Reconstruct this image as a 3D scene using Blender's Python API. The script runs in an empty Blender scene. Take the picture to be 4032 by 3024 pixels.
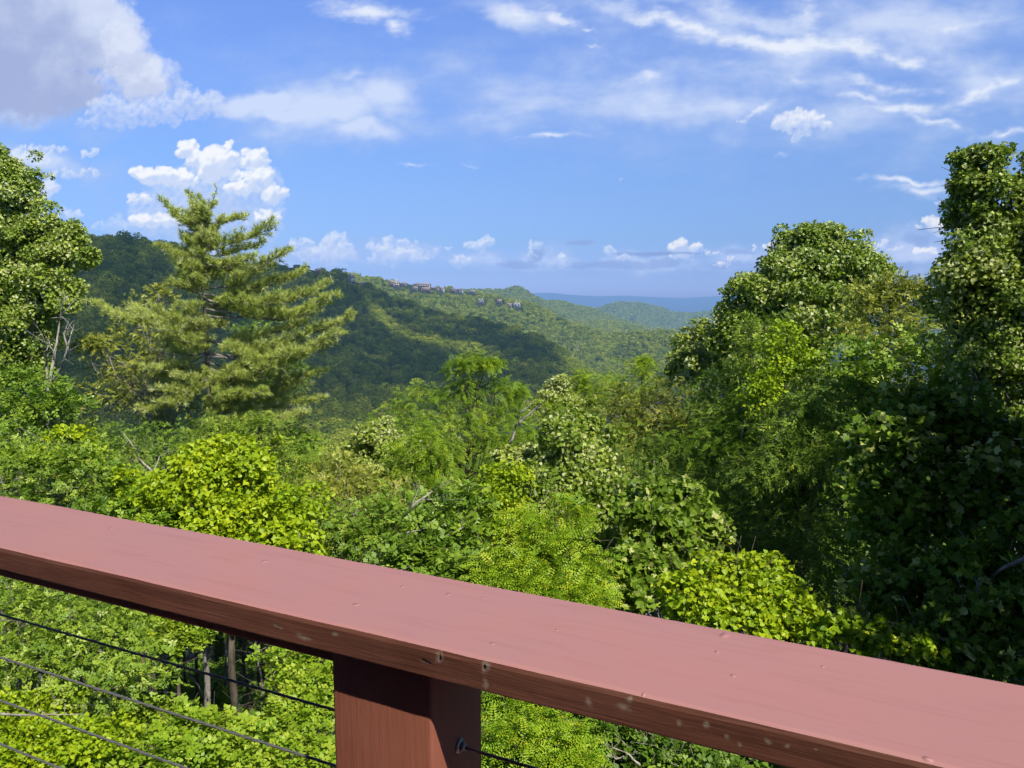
import bpy, math, random
import numpy as np
from mathutils import Vector, noise as mnoise
random.seed(7)
RNG = np.random.default_rng(11)
scn = bpy.context.scene
COL = scn.collection
# ------------------------------------------------------------------ camera
F = 773.0; K = 2.1602; HOR = 289.0
PITCH = math.atan((384 - HOR) / F)
cam_d = bpy.data.cameras.new('camera'); cam = bpy.data.objects.new('camera', cam_d); COL.objects.link(cam)
cam_d.sensor_width = 36; cam_d.lens = 36 * F / 1024
cam_d.clip_start = 0.05; cam_d.clip_end = 90000
cam.rotation_euler = (math.pi / 2 - PITCH, 0, 0)
scn.camera = cam
scn.view_settings.view_transform = 'Standard'; scn.view_settings.look = 'None'
scn.cycles.use_light_tree = False; scn.cycles.adaptive_threshold = 0.02; scn.cycles.max_bounces = 4; scn.cycles.diffuse_bounces = 1; scn.cycles.glossy_bounces = 2
scn.cycles.transmission_bounces = 3; scn.cycles.use_denoising = True
scn.cycles.caustics_reflective = False; scn.cycles.caustics_refractive = False

def ray(px, py):
    x = px / K; y = py / K
    cx = (x - 512) / F; cy = (384 - y) / F
    return np.array([cx, math.cos(PITCH) + cy * math.sin(PITCH), -math.sin(PITCH) + cy * math.cos(PITCH)])
def at(px, py, Y):
    r = ray(px, py); return r * (Y / r[1])
def azel(px, py):
    r = ray(px, py); return math.atan2(r[0], r[1]), math.atan2(r[2], math.hypot(r[0], r[1]))
def m_of(px, Y): return px / K / F * Y

AZS = math.radians(34); ELS = math.radians(50)
SUN = np.array([math.sin(AZS) * math.cos(ELS), -math.cos(AZS) * math.cos(ELS), math.sin(ELS)])

# ------------------------------------------------------------------ tagging
def tag(o, label=None, cat=None, group=None, kind=None):
    if label: o['label'] = label
    if cat: o['category'] = cat
    if group: o['group'] = group
    if kind: o['kind'] = kind
    return o
def empty(name, loc, rz=0.0):
    o = bpy.data.objects.new(name, None); COL.objects.link(o)
    o.location = loc; o.rotation_euler = (0, 0, rz); o.empty_display_size = 0.3
    return o
def link(name, me, mat=None, parent=None):
    o = bpy.data.objects.new(name, me); COL.objects.link(o)
    if mat is not None: me.materials.append(mat)
    if parent is not None: o.parent = parent
    return o

# ------------------------------------------------------------------ mesh helpers (numpy)
def np_mesh(name, V, loops, sizes, attrs=None, smooth=False):
    me = bpy.data.meshes.new(name)
    V = np.asarray(V, dtype=np.float32); loops = np.asarray(loops, dtype=np.int32); sizes = np.asarray(sizes, dtype=np.int32)
    me.vertices.add(len(V)); me.vertices.foreach_set('co', V.ravel())
    me.loops.add(len(loops)); me.loops.foreach_set('vertex_index', loops)
    me.polygons.add(len(sizes))
    st = np.zeros(len(sizes), dtype=np.int32); st[1:] = np.cumsum(sizes)[:-1]
    me.polygons.foreach_set('loop_start', st)
    if smooth: me.polygons.foreach_set('use_smooth', np.ones(len(sizes), dtype=bool))
    for k, a in (attrs or {}).items():
        at_ = me.attributes.new(k, 'FLOAT', 'FACE'); at_.data.foreach_set('value', np.asarray(a, dtype=np.float32))
    me.update(calc_edges=True)
    return me
class MB:
    """collects tubes, boxes and loose faces, builds one mesh"""
    def __init__(s): s.V = []; s.L = []; s.S = []; s.n = 0
    def add(s, V, faces):
        V = np.asarray(V, dtype=float)
        for f in faces:
            s.L.extend([i + s.n for i in f]); s.S.append(len(f))
        s.V.append(V); s.n += len(V)
    def tube(s, pts, radii, sides=6, cap=True):
        pts = [np.asarray(p, float) for p in pts]; n = len(pts); rings = []
        for i, p in enumerate(pts):
            t = pts[min(i + 1, n - 1)] - pts[max(i - 1, 0)]; t /= (np.linalg.norm(t) + 1e-9)
            a = np.array([0, 0, 1.0]) if abs(t[2]) < 0.9 else np.array([1.0, 0, 0])
            u = np.cross(t, a); u /= np.linalg.norm(u); v = np.cross(t, u)
            for k in range(sides):
                an = 2 * math.pi * k / sides
                rings.append(p + radii[i] * (math.cos(an) * u + math.sin(an) * v))
        faces = []
        for i in range(n - 1):
            for k in range(sides):
                k2 = (k + 1) % sides
                faces.append((i * sides + k, i * sides + k2, (i + 1) * sides + k2, (i + 1) * sides + k))
        if cap:
            faces.append(tuple(range(sides - 1, -1, -1))); faces.append(tuple((n - 1) * sides + k for k in range(sides)))
        s.add(rings, faces)
    def box(s, lo, hi):
        (x0, y0, z0), (x1, y1, z1) = lo, hi
        s.add([(x0, y0, z0), (x1, y0, z0), (x1, y1, z0), (x0, y1, z0), (x0, y0, z1), (x1, y0, z1), (x1, y1, z1), (x0, y1, z1)],
              [(0, 3, 2, 1), (4, 5, 6, 7), (0, 1, 5, 4), (1, 2, 6, 5), (2, 3, 7, 6), (3, 0, 4, 7)])
    def mesh(s, name, smooth=False):
        return np_mesh(name, np.concatenate(s.V), s.L, s.S, smooth=smooth)
def bevel(o, w=0.004, seg=3):
    m = o.modifiers.new('bevel', 'BEVEL'); m.width = w; m.segments = seg; m.limit_method = 'ANGLE'
    return o

# ------------------------------------------------------------------ material helpers
def new_mat(name):
    m = bpy.data.materials.new(name); m.use_nodes = True; nt = m.node_tree; nt.nodes.clear()
    return m, nt
class NT:
    def __init__(s, nt): s.nt = nt
    def n(s, typ, **kw):
        nd = s.nt.nodes.new(typ)
        for k, v in kw.items(): setattr(nd, k, v)
        return nd
    def lk(s, a, b): s.nt.links.new(a, b)
    def _in(s, sock, v):
        if v is None: return
        if hasattr(v, 'is_output'): s.lk(v, sock)
        else: sock.default_value = v
    def math(s, op, a, b=None, c=None, clamp=False):
        nd = s.n('ShaderNodeMath', operation=op, use_clamp=clamp)
        s._in(nd.inputs[0], a); s._in(nd.inputs[1], b); s._in(nd.inputs[2], c)
        return nd.outputs[0]
    def vmath(s, op, a, b=None, sc=None):
        nd = s.n('ShaderNodeVectorMath', operation=op)
        s._in(nd.inputs[0], a); s._in(nd.inputs[1], b)
        if sc is not None: s._in(nd.inputs[3], sc)
        return nd.outputs[1] if op in ('LENGTH', 'DOT_PRODUCT', 'DISTANCE') else nd.outputs[0]
    def noise(s, vec, scale, detail=4, rough=0.55, dist=0.0, lac=2.0):
        nd = s.n('ShaderNodeTexNoise'); s._in(nd.inputs['Vector'], vec)
        nd.inputs['Scale'].default_value = scale; nd.inputs['Detail'].default_value = detail
        nd.inputs['Roughness'].default_value = rough; nd.inputs['Distortion'].default_value = dist
        nd.inputs['Lacunarity'].default_value = lac
        return nd.outputs['Fac']
    def maprange(s, v, a, b, c=0.0, d=1.0, smooth=True):
        nd = s.n('ShaderNodeMapRange', interpolation_type='SMOOTHSTEP' if smooth else 'LINEAR')
        s._in(nd.inputs[0], v)
        for i, x in zip((1, 2, 3, 4), (a, b, c, d)): s._in(nd.inputs[i], x)
        return nd.outputs[0]
    def ramp(s, v, stops):
        nd = s.n('ShaderNodeValToRGB'); s._in(nd.inputs[0], v); cr = nd.color_ramp
        cr.elements.remove(cr.elements[1]); cr.elements[0].position = stops[0][0]; cr.elements[0].color = (*stops[0][1], 1)
        for (p, c) in stops[1:]: e = cr.elements.new(p); e.color = (*c, 1)
        return nd.outputs[0]
    def mix(s, fac, a, b, blend='MIX'):
        nd = s.n('ShaderNodeMix', data_type='RGBA', blend_type=blend)
        s._in(nd.inputs[0], fac)
        s._in(nd.inputs[6], (*a, 1) if isinstance(a, tuple) and len(a) == 3 else a)
        s._in(nd.inputs[7], (*b, 1) if isinstance(b, tuple) and len(b) == 3 else b)
        return nd.outputs[2]
    def mapping(s, vec, loc=(0, 0, 0), rot=(0, 0, 0), sc=(1, 1, 1), typ='POINT'):
        nd = s.n('ShaderNodeMapping', vector_type=typ); s._in(nd.inputs[0], vec)
        nd.inputs[1].default_value = loc; nd.inputs[2].default_value = rot; nd.inputs[3].default_value = sc
        return nd.outputs[0]
    def bump(s, h, strength=0.4, dist=0.01):
        nd = s.n('ShaderNodeBump'); s._in(nd.inputs['Height'], h)
        nd.inputs['Strength'].default_value = strength; nd.inputs['Distance'].default_value = dist
        return nd.outputs[0]
    def attr(s, name):
        return s.n('ShaderNodeAttribute', attribute_name=name).outputs['Fac']
    def out(s, shader): s.lk(shader, s.n('ShaderNodeOutputMaterial').inputs[0])

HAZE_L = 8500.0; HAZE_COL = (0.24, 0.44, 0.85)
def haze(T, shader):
    """painted haze: a glow mixed into the material, growing with distance from the deck"""
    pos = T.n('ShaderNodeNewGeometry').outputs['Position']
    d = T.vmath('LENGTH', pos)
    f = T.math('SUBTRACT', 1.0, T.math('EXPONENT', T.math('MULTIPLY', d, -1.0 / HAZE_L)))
    em = T.n('ShaderNodeEmission'); em.inputs[0].default_value = (*HAZE_COL, 1); em.inputs[1].default_value = 0.82  # haze glow painted into the surface itself
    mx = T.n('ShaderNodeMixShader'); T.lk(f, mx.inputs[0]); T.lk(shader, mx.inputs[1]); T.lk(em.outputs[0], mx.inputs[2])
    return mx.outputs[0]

def leaf_mat(name, stops, trans=(0.25, 0.42, 0.03), tf=0.26, rough=0.45, spec=0.35, hz=False, pscale=0.35):
    m, nt = new_mat(name); T = NT(nt)
    pos = T.n('ShaderNodeNewGeometry').outputs['Position']
    big = T.noise(pos, pscale, 2)
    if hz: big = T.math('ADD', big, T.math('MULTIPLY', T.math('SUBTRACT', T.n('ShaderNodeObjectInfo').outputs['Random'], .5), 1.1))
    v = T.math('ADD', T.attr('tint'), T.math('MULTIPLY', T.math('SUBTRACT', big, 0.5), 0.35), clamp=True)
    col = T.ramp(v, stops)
    p = T.n('ShaderNodeBsdfPrincipled'); T.lk(col, p.inputs['Base Color'])
    p.inputs['Roughness'].default_value = rough; p.inputs['Specular IOR Level'].default_value = spec
    tr = T.n('ShaderNodeBsdfTranslucent'); T.lk(T.mix(0.45, col, trans), tr.inputs[0])
    mx = T.n('ShaderNodeMixShader'); mx.inputs[0].default_value = tf
    T.lk(p.outputs[0], mx.inputs[1]); T.lk(tr.outputs[0], mx.inputs[2])
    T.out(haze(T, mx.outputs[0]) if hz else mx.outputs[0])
    return m
def bark_mat(name, a, b, scale=9.0, hz=False):
    m, nt = new_mat(name); T = NT(nt)
    pos = T.n('ShaderNodeNewGeometry').outputs['Position']
    st = T.mapping(pos, sc=(1, 1, 0.25))
    n = T.noise(st, scale, 5, 0.65)
    p = T.n('ShaderNodeBsdfPrincipled'); T.lk(T.ramp(n, [(0.35, a), (0.65, b)]), p.inputs['Base Color'])
    p.inputs['Roughness'].default_value = 0.9; T.lk(T.bump(n, 0.7, 0.02), p.inputs['Normal'])
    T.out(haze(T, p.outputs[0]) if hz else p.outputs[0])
    return m

G = {}
def setup_mats():
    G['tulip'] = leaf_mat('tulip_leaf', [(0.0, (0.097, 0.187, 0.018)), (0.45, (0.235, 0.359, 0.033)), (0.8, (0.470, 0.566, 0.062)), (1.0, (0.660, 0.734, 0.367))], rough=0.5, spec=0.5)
    G['tulip_dark'] = leaf_mat('shaded_tulip_leaf', [(0.0, (0.070, 0.147, 0.013)), (0.5, (0.159, 0.282, 0.023)), (0.85, (0.312, 0.443, 0.044)), (1.0, (0.700, 0.740, 0.268))], tf=0.28, rough=0.45, spec=0.3)  # darker copy of the tulip leaf, shade put into the green
    G['pine'] = leaf_mat('pine_needle', [(0.0, (0.212, 0.343, 0.064)), (0.5, (0.570, 0.683, 0.119)), (0.85, (0.651, 0.740, 0.215)), (1.0, (0.651, 0.740, 0.344))], trans=(0.3, 0.34, 0.06), tf=0.25)
    G['locust'] = leaf_mat('locust_leaf', [(0.0, (0.114, 0.230, 0.017)), (0.5, (0.268, 0.459, 0.029)), (1.0, (0.592, 0.720, 0.051))], tf=0.3, rough=0.5, spec=0.5)
    G['locust_young'] = leaf_mat('young_locust_leaf', [(0.0, (0.149, 0.316, 0.017)), (0.5, (0.324, 0.548, 0.023)), (1.0, (0.595, 0.688, 0.035))], tf=0.3, rough=0.5, spec=0.5)
    G['vine'] = leaf_mat('vine_leaf', [(0.0, (0.129, 0.267, 0.008)), (0.5, (0.373, 0.550, 0.013)), (1.0, (0.616, 0.718, 0.021))], trans=(0.5, 0.6, 0.02), tf=0.3, rough=0.5, spec=0.5)
    G['shrub'] = leaf_mat('shrub_leaf', [(0.0, (0.084, 0.184, 0.015)), (0.5, (0.226, 0.382, 0.032)), (0.9, (0.475, 0.617, 0.065)), (1.0, (0.602, 0.740, 0.228))], rough=0.5, spec=0.5)
    G['olive'] = leaf_mat('olive_leaf', [(0.0, (0.128, 0.167, 0.021)), (0.5, (0.297, 0.344, 0.039)), (0.9, (0.564, 0.557, 0.075)), (1.0, (0.607, 0.720, 0.191))], rough=0.5, spec=0.5)
    G['cherry'] = leaf_mat('cherry_leaf', [(0.0, (0.091, 0.174, 0.020)), (0.5, (0.233, 0.377, 0.042)), (1.0, (0.609, 0.740, 0.083))], tf=0.3, rough=0.45, spec=0.3)
    G['weed'] = leaf_mat('weed_leaf', [(0.0, (0.098, 0.207, 0.014)), (0.5, (0.292, 0.484, 0.023)), (1.0, (0.528, 0.651, 0.057))], tf=0.3, rough=0.5, spec=0.5)
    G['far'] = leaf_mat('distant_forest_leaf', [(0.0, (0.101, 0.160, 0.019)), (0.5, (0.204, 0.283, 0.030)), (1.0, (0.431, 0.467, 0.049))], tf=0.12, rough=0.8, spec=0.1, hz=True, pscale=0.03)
    G['bark'] = bark_mat('brown_bark', (0.05, 0.04, 0.03), (0.17, 0.14, 0.11))
    G['bark_grey'] = bark_mat('grey_bark', (0.16, 0.145, 0.125), (0.42, 0.39, 0.35))
    G['bark_pale'] = bark_mat('bleached_bark', (0.22, 0.19, 0.16), (0.55, 0.51, 0.46))
    G['bark_red'] = bark_mat('reddish_bark', (0.07, 0.045, 0.035), (0.24, 0.17, 0.13))
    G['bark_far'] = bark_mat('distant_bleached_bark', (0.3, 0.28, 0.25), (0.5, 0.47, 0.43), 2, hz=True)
setup_mats()

# ------------------------------------------------------------------ world: sky and clouds
def build_world():
    w = bpy.data.worlds.new('World'); scn.world = w; w.use_nodes = True
    nt = w.node_tree; nt.nodes.clear(); T = NT(nt)
    sky = T.n('ShaderNodeTexSky', sky_type='NISHITA'); sky.sun_disc = False
    sky.sun_elevation = ELS; sky.sun_rotation = math.pi - AZS
    sky.altitude = 1200; sky.air_density = 1.0; sky.dust_density = 0.4; sky.ozone_density = 2.5
    gen = T.n('ShaderNodeTexCoord').outputs['Generated']
    sp = T.n('ShaderNodeSeparateXYZ'); T.lk(gen, sp.inputs[0])
    az = T.math('ARCTAN2', sp.outputs[0], sp.outputs[1])
    el = T.math('ARCSINE', sp.outputs[2])
    # blue of the clear sky, deeper with height
    skyc = T.mix(1.0, sky.outputs[0], T.ramp(T.maprange(el, -0.05, 0.6, smooth=False),
        [(0.0, (0.34, 0.52, 1.2)), (0.077, (0.40, 0.60, 1.40)), (0.109, (0.41, 0.58, 1.22)), (0.171, (0.54, 0.70, 1.14)), (0.249, (0.74, 0.88, 1.26)), (0.323, (0.88, 1.04, 1.42)), (0.466, (1.18, 1.32, 1.80)), (0.598, (1.30, 1.46, 2.05)), (0.70, (0.8, 0.90, 1.15)), (1.0, (0.50, 0.48, 0.50))]), 'MULTIPLY')
    # wide haze band over the horizon
    hz = 0.0
    S = 1.0
    skyb = T.vmath('SCALE', skyc, sc=0.100)
    c0 = T.mix(hz, skyb, (0.42, 0.58, 0.92))
    bg = T.n('ShaderNodeBackground'); T.lk(c0, bg.inputs[0]); bg.inputs[1].default_value = S
    o = T.n('ShaderNodeOutputWorld'); T.lk(bg.outputs[0], o.inputs[0])
    w.cycles.sampling_method = 'MANUAL'; w.cycles.sample_map_resolution = 512
build_world()
sd = bpy.data.lights.new('sun', 'SUN'); sd.energy = 5.0; sd.angle = math.radians(0.55); sd.color = (1.0, 0.93, 0.80)
so = bpy.data.objects.new('sun', sd); COL.objects.link(so)
so.rotation_euler = Vector(SUN).to_track_quat('Z', 'Y').to_euler()

# ------------------------------------------------------------------ clouds: a distant dome section with per-vertex cloud colour and cover
def perlin(x, y, seed):
    rng = np.random.default_rng(seed); g = rng.random((256, 256)) * 6.2832
    gx, gy = np.cos(g), np.sin(g)
    xi = np.floor(x).astype(int); yi = np.floor(y).astype(int); xf = x - xi; yf = y - yi
    u = xf * xf * xf * (xf * (xf * 6 - 15) + 10); v = yf * yf * yf * (yf * (yf * 6 - 15) + 10)
    def d(i, j):
        a = (xi + i) & 255; b = (yi + j) & 255
        return gx[a, b] * (xf - i) + gy[a, b] * (yf - j)
    return (d(0, 0) * (1 - u) + d(1, 0) * u) * (1 - v) + (d(0, 1) * (1 - u) + d(1, 1) * u) * v
def fbm(x, y, f, octv, seed, gain=0.55, billow=False):
    s = 0; a = 1; t = 0
    for k in range(octv):
        n = perlin(x * f + 17.3 * k + 90, y * f + 9.1 * k + 90, seed + k)
        s = s + a * ((1 - 3.0 * np.abs(n)) if billow else n * 1.6); t += a; a *= gain; f *= 2.03
    return s / t
def sstep(x, a, b):
    t = np.clip((x - a) / (b - a), 0, 1); return t * t * (3 - 2 * t)
def build_clouds():
    A0, A1, E0, E1 = map(math.radians, (-46, 46, -1.5, 31)); nx, ny = 1300, 460
    az, el = np.meshgrid(np.linspace(A0, A1, nx), np.linspace(E0, E1, ny), indexing='ij')
    dx, dy, dz = np.sin(az) * np.cos(el), np.cos(az) * np.cos(el), np.sin(el)
    fw = dy * math.cos(PITCH) - dz * math.sin(PITCH); up = dy * math.sin(PITCH) + dz * math.cos(PITCH)
    X = (512 + F * dx / fw) * K; Y = (384 - F * up / fw) * K
    # plain chart of the sky in units used for the cloud list
    w1x = fbm(X, Y, 1 / 90, 4, 1) ; w1y = fbm(X, Y, 1 / 90, 4, 11)
    w2x = fbm(X, Y, 1 / 260, 5, 21); w2y = fbm(X, Y, 1 / 260, 5, 31)
    def field(lst, wx, wy, amp):
        f = np.full(X.shape, -9.0)
        for (px, py, rx, ry, rot, st) in lst:
            c, s_ = math.cos(math.radians(rot)), math.sin(math.radians(rot))
            a = X - px + wx * amp; b = Y - py + wy * amp * 0.8
            u = (a * c + b * s_) / rx; v = (-a * s_ + b * c) / ry
            f = np.maximum(f, st * (1 - np.sqrt(u * u + v * v)))
        return f
    col = np.zeros(X.shape + (3,)); alp = np.zeros(X.shape)
    def over(c, a):
        nonlocal col, alp
        a3 = a[..., None]; out = a + alp * (1 - a)
        col = np.where(out[..., None] > 1e-4, (c * a3 + col * (alp * (1 - a))[..., None]) / np.maximum(out, 1e-4)[..., None], c); alp = out
    def mixc(t, a, b): return np.array(a) * (1 - t[..., None]) + np.array(b) * t[..., None]
    # soft veils (px, py, rx, ry, tilt, strength)
    veil = [(1350, 200, 800, 130, 3, .55), (1800, 250, 500, 90, 4, .5), (1700, 100, 600, 120, 5, .6), (700, 225, 240, 100, -8, 1.0), (850, 200, 160, 105, 12, .95), (760, 150, 90, 30, -6, .7), (760, 285, 200, 50, 0, .9), (560, 220, 170, 40, -14, 1.1), (640, 235, 190, 34, -6, 1.1), (900, 260, 160, 50, 0, .45),
            (1180, 215, 360, 80, 3, .5), (1400, 225, 380, 80, 6, .65), (1560, 230, 240, 80, 0, .6), (1700, 180, 300, 60, 0, .5), (1050, 260, 250, 60, 0, .4), (1240, 185, 60, 24, 15, .45), (60, 350, 240, 40, 8, .8), (30, 250, 260, 60, 0, .7),
            (1990, 60, 430, 130, 6, .75), (2150, 190, 260, 110, 10, .7), (1640, 40, 380, 55, 8, .7), (1130, 20, 160, 40, 10, .9), (1400, 15, 420, 36, 4, .6), (450, 560, 330, 60, 0, .55), (1960, 560, 160, 60, 0, .5)]
    st1 = fbm(X * 1.0 + Y * .15, Y * 2.3, 1 / 150, 6, 41); v = field(veil, w2x, w2y, 90) + 0.38 * st1
    over(mixc(sstep(v, 0.1, 0.8), (0.40, 0.54, 0.88), (0.70, 0.79, 0.98)), sstep(v, -0.25, 0.85) * 0.80)
    v = field([(700, 545, 110, 30, 0, .9), (860, 545, 130, 32, 0, .9), (1030, 560, 110, 30, 0, .7), (1180, 560, 110, 36, 0, .8), (1400, 565, 200, 34, 0, .9), (1620, 560, 140, 36, 0, .9), (1960, 540, 130, 70, 0, .9), (430, 460, 200, 90, 0, .8)], w1x, w1y, 30) + .5 * fbm(X, Y * 1.5, 1 / 50, 6, 44, .6)
    over(mixc(sstep(v, 0, .9), (0.36, 0.50, 0.88), (0.52, 0.64, 0.94)), sstep(v, -0.2, 0.9) * 0.75)
    # crisper wisps
    wisp = [(1480, 62, 200, 22, 16, 1.1), (1680, 95, 240, 26, 4, 1.3), (1840, 100, 110, 26, 6, 1.0), (1210, 40, 60, 20, 30, 1.0), (1130, 25, 90, 26, 5, .8), (1290, 95, 22, 5, 5, .9), (1270, 72, 22, 5, 0, .8),
            (1850, 105, 40, 26, 30, .8), (1960, 130, 90, 16, 14, .9), (1900, 185, 150, 14, 8, .6), (1960, 235, 150, 14, 4, .8), (2010, 260, 90, 9, 14, .8), (2120, 210, 80, 18, -22, 1.0), (2190, 185, 40, 22, -10, .9), (2180, 290, 80, 9, -4, .9),
            (1970, 388, 120, 9, 2, 1.0), (2010, 405, 110, 15, 5, .7), (1640, 242, 50, 9, -28, .8), (1400, 168, 50, 12, 0, .6), (1180, 297, 80, 6, -5, .6), (890, 357, 32, 5, 10, .7), (1015, 350, 14, 4, 0, .5), (1355, 385, 8, 4, 0, .5), (1690, 333, 20, 5, -15, .5), (790, 20, 110, 26, 4, 1.0), (850, 52, 40, 22, 25, 1.0), (1860, 210, 90, 12, 10, .7), (1700, 165, 120, 10, 6, .45),
            (1560, 20, 60, 40, 60, .5), (1730, 40, 60, 46, 80, .6), (2070, 60, 110, 16, -8, .6)]
    st2 = fbm(X + Y * .3, Y * 2.6, 1 / 46, 6, 51, .6); v = field(wisp, w1x + w2x * 1.2, w1y + w2y, 26) + 0.55 * st2
    over(mixc(sstep(v, 0.0, 0.9), (0.62, 0.72, 0.96), (0.86, 0.91, 1.0)), sstep(v, -0.3, 1.2) * 0.88)
    # bluish bars over the horizon
    bars = [(1257, 524, 46, 8, -4, 1.0), (1390, 548, 110, 6, 0, 1.0), (1330, 572, 140, 13, 0, .9), (1440, 568, 60, 15, 0, 1.0), (1120, 572, 60, 13, 0, .9), (1160, 552, 30, 16, -40, .8), (1560, 575, 80, 12, 0, .7), (1600, 545, 60, 10, 0, .6), (1250, 578, 60, 8, 0, .6), (1985, 518, 50, 20, 0, .8), (1960, 575, 90, 14, 0, .6)]
    nb = fbm(X, Y * 1.6, 1 / 26, 5, 61, .6); v = field(bars, w1x, w1y, 9) + 0.38 * nb
    over(mixc(sstep(v, 0, .6), (0.34, 0.50, 0.86), (0.27, 0.41, 0.77)), sstep(v, 0.0, 0.35) * 0.78)
    # cumulus: heaps of rounded puffs with light from above painted into their colour
    def heap(lst, nper, rlo, rhi, seed, soft, lit, sh, amax, flat=0.0, wamp=10, det=1.0, edge=0.25, wf=None):
        rng = np.random.default_rng(seed); H = np.full(X.shape, -1.0)
        gx = X + w1x * wamp + 0.35 * wamp * fbm(X, Y, 1 / 22, 4, seed + 70); gy = Y + w1y * wamp + 0.35 * wamp * fbm(X, Y, 1 / 22, 4, seed + 75)
        body = np.zeros(X.shape)
        for (px, py, rx, ry, rot, stg) in lst:
            sub0 = (np.abs(X - px) < rx * 1.7 + 30) & (np.abs(Y - py) < ry * 1.8 + 30)
            ix = np.where(sub0.any(1))[0]; iy = np.where(sub0.any(0))[0]
            if not len(ix) or not len(iy): continue
            sl = (slice(ix[0], ix[-1] + 1), slice(iy[0], iy[-1] + 1)); hx = gx[sl]; hy = gy[sl]; hh = H[sl]
            n = int(nper * (0.6 + rx * ry / 900) ** 0.7)
            for k in range(n):
                t = rng.random() * 6.283; q = math.sqrt(rng.random()) * 0.85
                cx = px + math.cos(t) * q * rx; cy = py + math.sin(t) * q * ry
                r = rng.uniform(rlo, rhi) * min(rx, ry * 1.5) * (1.1 - 0.5 * q)
                d2 = ((hx - cx) ** 2 + (hy - cy) ** 2) / (r * r)
                top = (ry * stg * (1 - q * q) * 0.9 + r * np.sqrt(np.clip(1 - d2, 0, 1)))
                hh = np.maximum(hh, np.where(d2 < 1, top - (0 if d2 is None else 0), -1.0))
                body[sl] = np.maximum(body[sl], np.clip(1 - d2, 0, 1) * stg)
            H[sl] = hh
        f1 = fbm(X, Y, 1 / 14, 5, seed + 5, .6)
        a = sstep(np.sqrt(np.clip(body, 0, 2)) + 0.45 * soft * f1 - 0.05, 0.12, 0.12 + edge + soft * .3)
        Hs = np.maximum(H, 0) + 4.0 * det * f1 * (H > 0)
        def blur(Z, n):
            for _ in range(n):
                Z = (np.roll(Z, 1, 0) + np.roll(Z, -1, 0) + Z * 2) / 4; Z = (np.roll(Z, 1, 1) + np.roll(Z, -1, 1) + Z * 2) / 4
            return Z
        Hb = blur(Hs, 2); Hw = blur(Hs, 14)
        g1 = np.roll(Hb, -2, 1) - np.roll(Hb, 2, 1); g2 = np.roll(Hb, 2, 0) - np.roll(Hb, -2, 0)
        rel = (-g1 * 0.9 + g2 * -0.35) / 7.0 + (-(np.roll(Hw, -7, 1) - np.roll(Hw, 7, 1))) / 55.0
        L = sstep(rel + 0.10 * f1, -0.75, 0.55)
        over(mixc(L, sh, lit), np.clip(a, 0, 1) * amax)
    # pale body of the tower behind the pine, then its bright heads
    heap([(450, 430, 150, 70, 0, .5), (380, 480, 170, 40, 0, .5), (560, 470, 60, 50, 0, .5), (520, 400, 90, 60, 0, .5), (90, 460, 90, 20, 0, .4), (280, 490, 100, 22, 0, .4), (870, 545, 90, 26, 0, .4), (700, 552, 80, 22, 0, .4)], 26, .25, .5, 3, 1.3, (0.66, 0.76, 0.95), (0.52, 0.64, 0.92), 0.72, wamp=22, edge=.6)
    nbig = fbm(X, Y, 1 / 120, 7, 71, .58); vb = field([(40, 60, 300, 190, 0, 1.0), (190, 70, 150, 110, 0, 1.0), (-60, 140, 330, 150, 0, 1.0), (110, 190, 150, 70, 0, 1.0), (290, 165, 100, 55, 25, .8), (-100, 30, 300, 220, 0, 1.2)], w1x + w2x, w1y + w2y, 34) + .50 * nbig + .16 * fbm(X, Y, 1 / 26, 5, 95, .6)
    over(mixc(sstep((X - 1.1 * Y) / 330 + .75 * nbig, -.45, .95), (0.37, 0.45, 0.72), (0.68, 0.76, 0.95)), sstep(vb, -.06, .34) * .96)
    heap([(285, 110, 50, 50, 40, 1.0), (330, 165, 62, 34, 30, 1.0), (385, 195, 28, 22, 0, 1.0), (280, 175, 80, 34, 10, .8), (250, 75, 30, 34, 40, .8)], 30, .3, .6, 8, 1.4, (0.80, 0.84, 0.97), (0.60, 0.66, 0.87), 0.55, wamp=26, edge=.9)
    heap([(330, 240, 130, 30, 0, .8), (230, 235, 60, 26, 0, .8), (430, 225, 90, 28, -8, .9), (250, 260, 90, 20, 10, .5)], 26, .3, .6, 9, 1.3, (0.74, 0.81, 0.97), (0.56, 0.66, 0.92), 0.75, wamp=26, edge=.7)
    heap([(402, 322, 26, 22, 0, 1.2), (420, 345, 26, 26, 0, 1), (345, 378, 62, 20, 4, 1.1), (300, 372, 22, 14, 0, 1), (395, 392, 40, 16, 0, 1), (470, 345, 44, 34, 0, 1.1), (495, 312, 10, 16, 0, .9), (452, 372, 30, 24, 0, 1), (545, 340, 38, 20, -10, .8), (515, 378, 16, 12, 0, 1), (560, 385, 34, 26, 0, .8), (520, 410, 34, 16, 0, 1), (590, 420, 26, 18, 0, .7), (300, 430, 34, 14, 0, .6), (580, 468, 34, 16, 0, .6), (350, 478, 80, 18, 0, .7)],
         34, .28, .6, 5, 1.0, (0.98, 0.99, 1.0), (0.62, 0.72, 0.94), 0.9, wamp=16, det=1.6, edge=.55)
    heap([(105, 408, 28, 22, 0, 1), (90, 425, 34, 14, 0, .7), (70, 330, 60, 12, 10, .6), (120, 322, 26, 9, 0, .6), (150, 375, 100, 12, 4, .5), (188, 333, 20, 11, 0, .7), (40, 350, 80, 16, 6, .6), (150, 462, 40, 10, 0, .6)], 22, .3, .6, 15, 1.0, (0.80, 0.86, 0.98), (0.60, 0.69, 0.93), 0.8, wamp=14, edge=.6)
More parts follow.
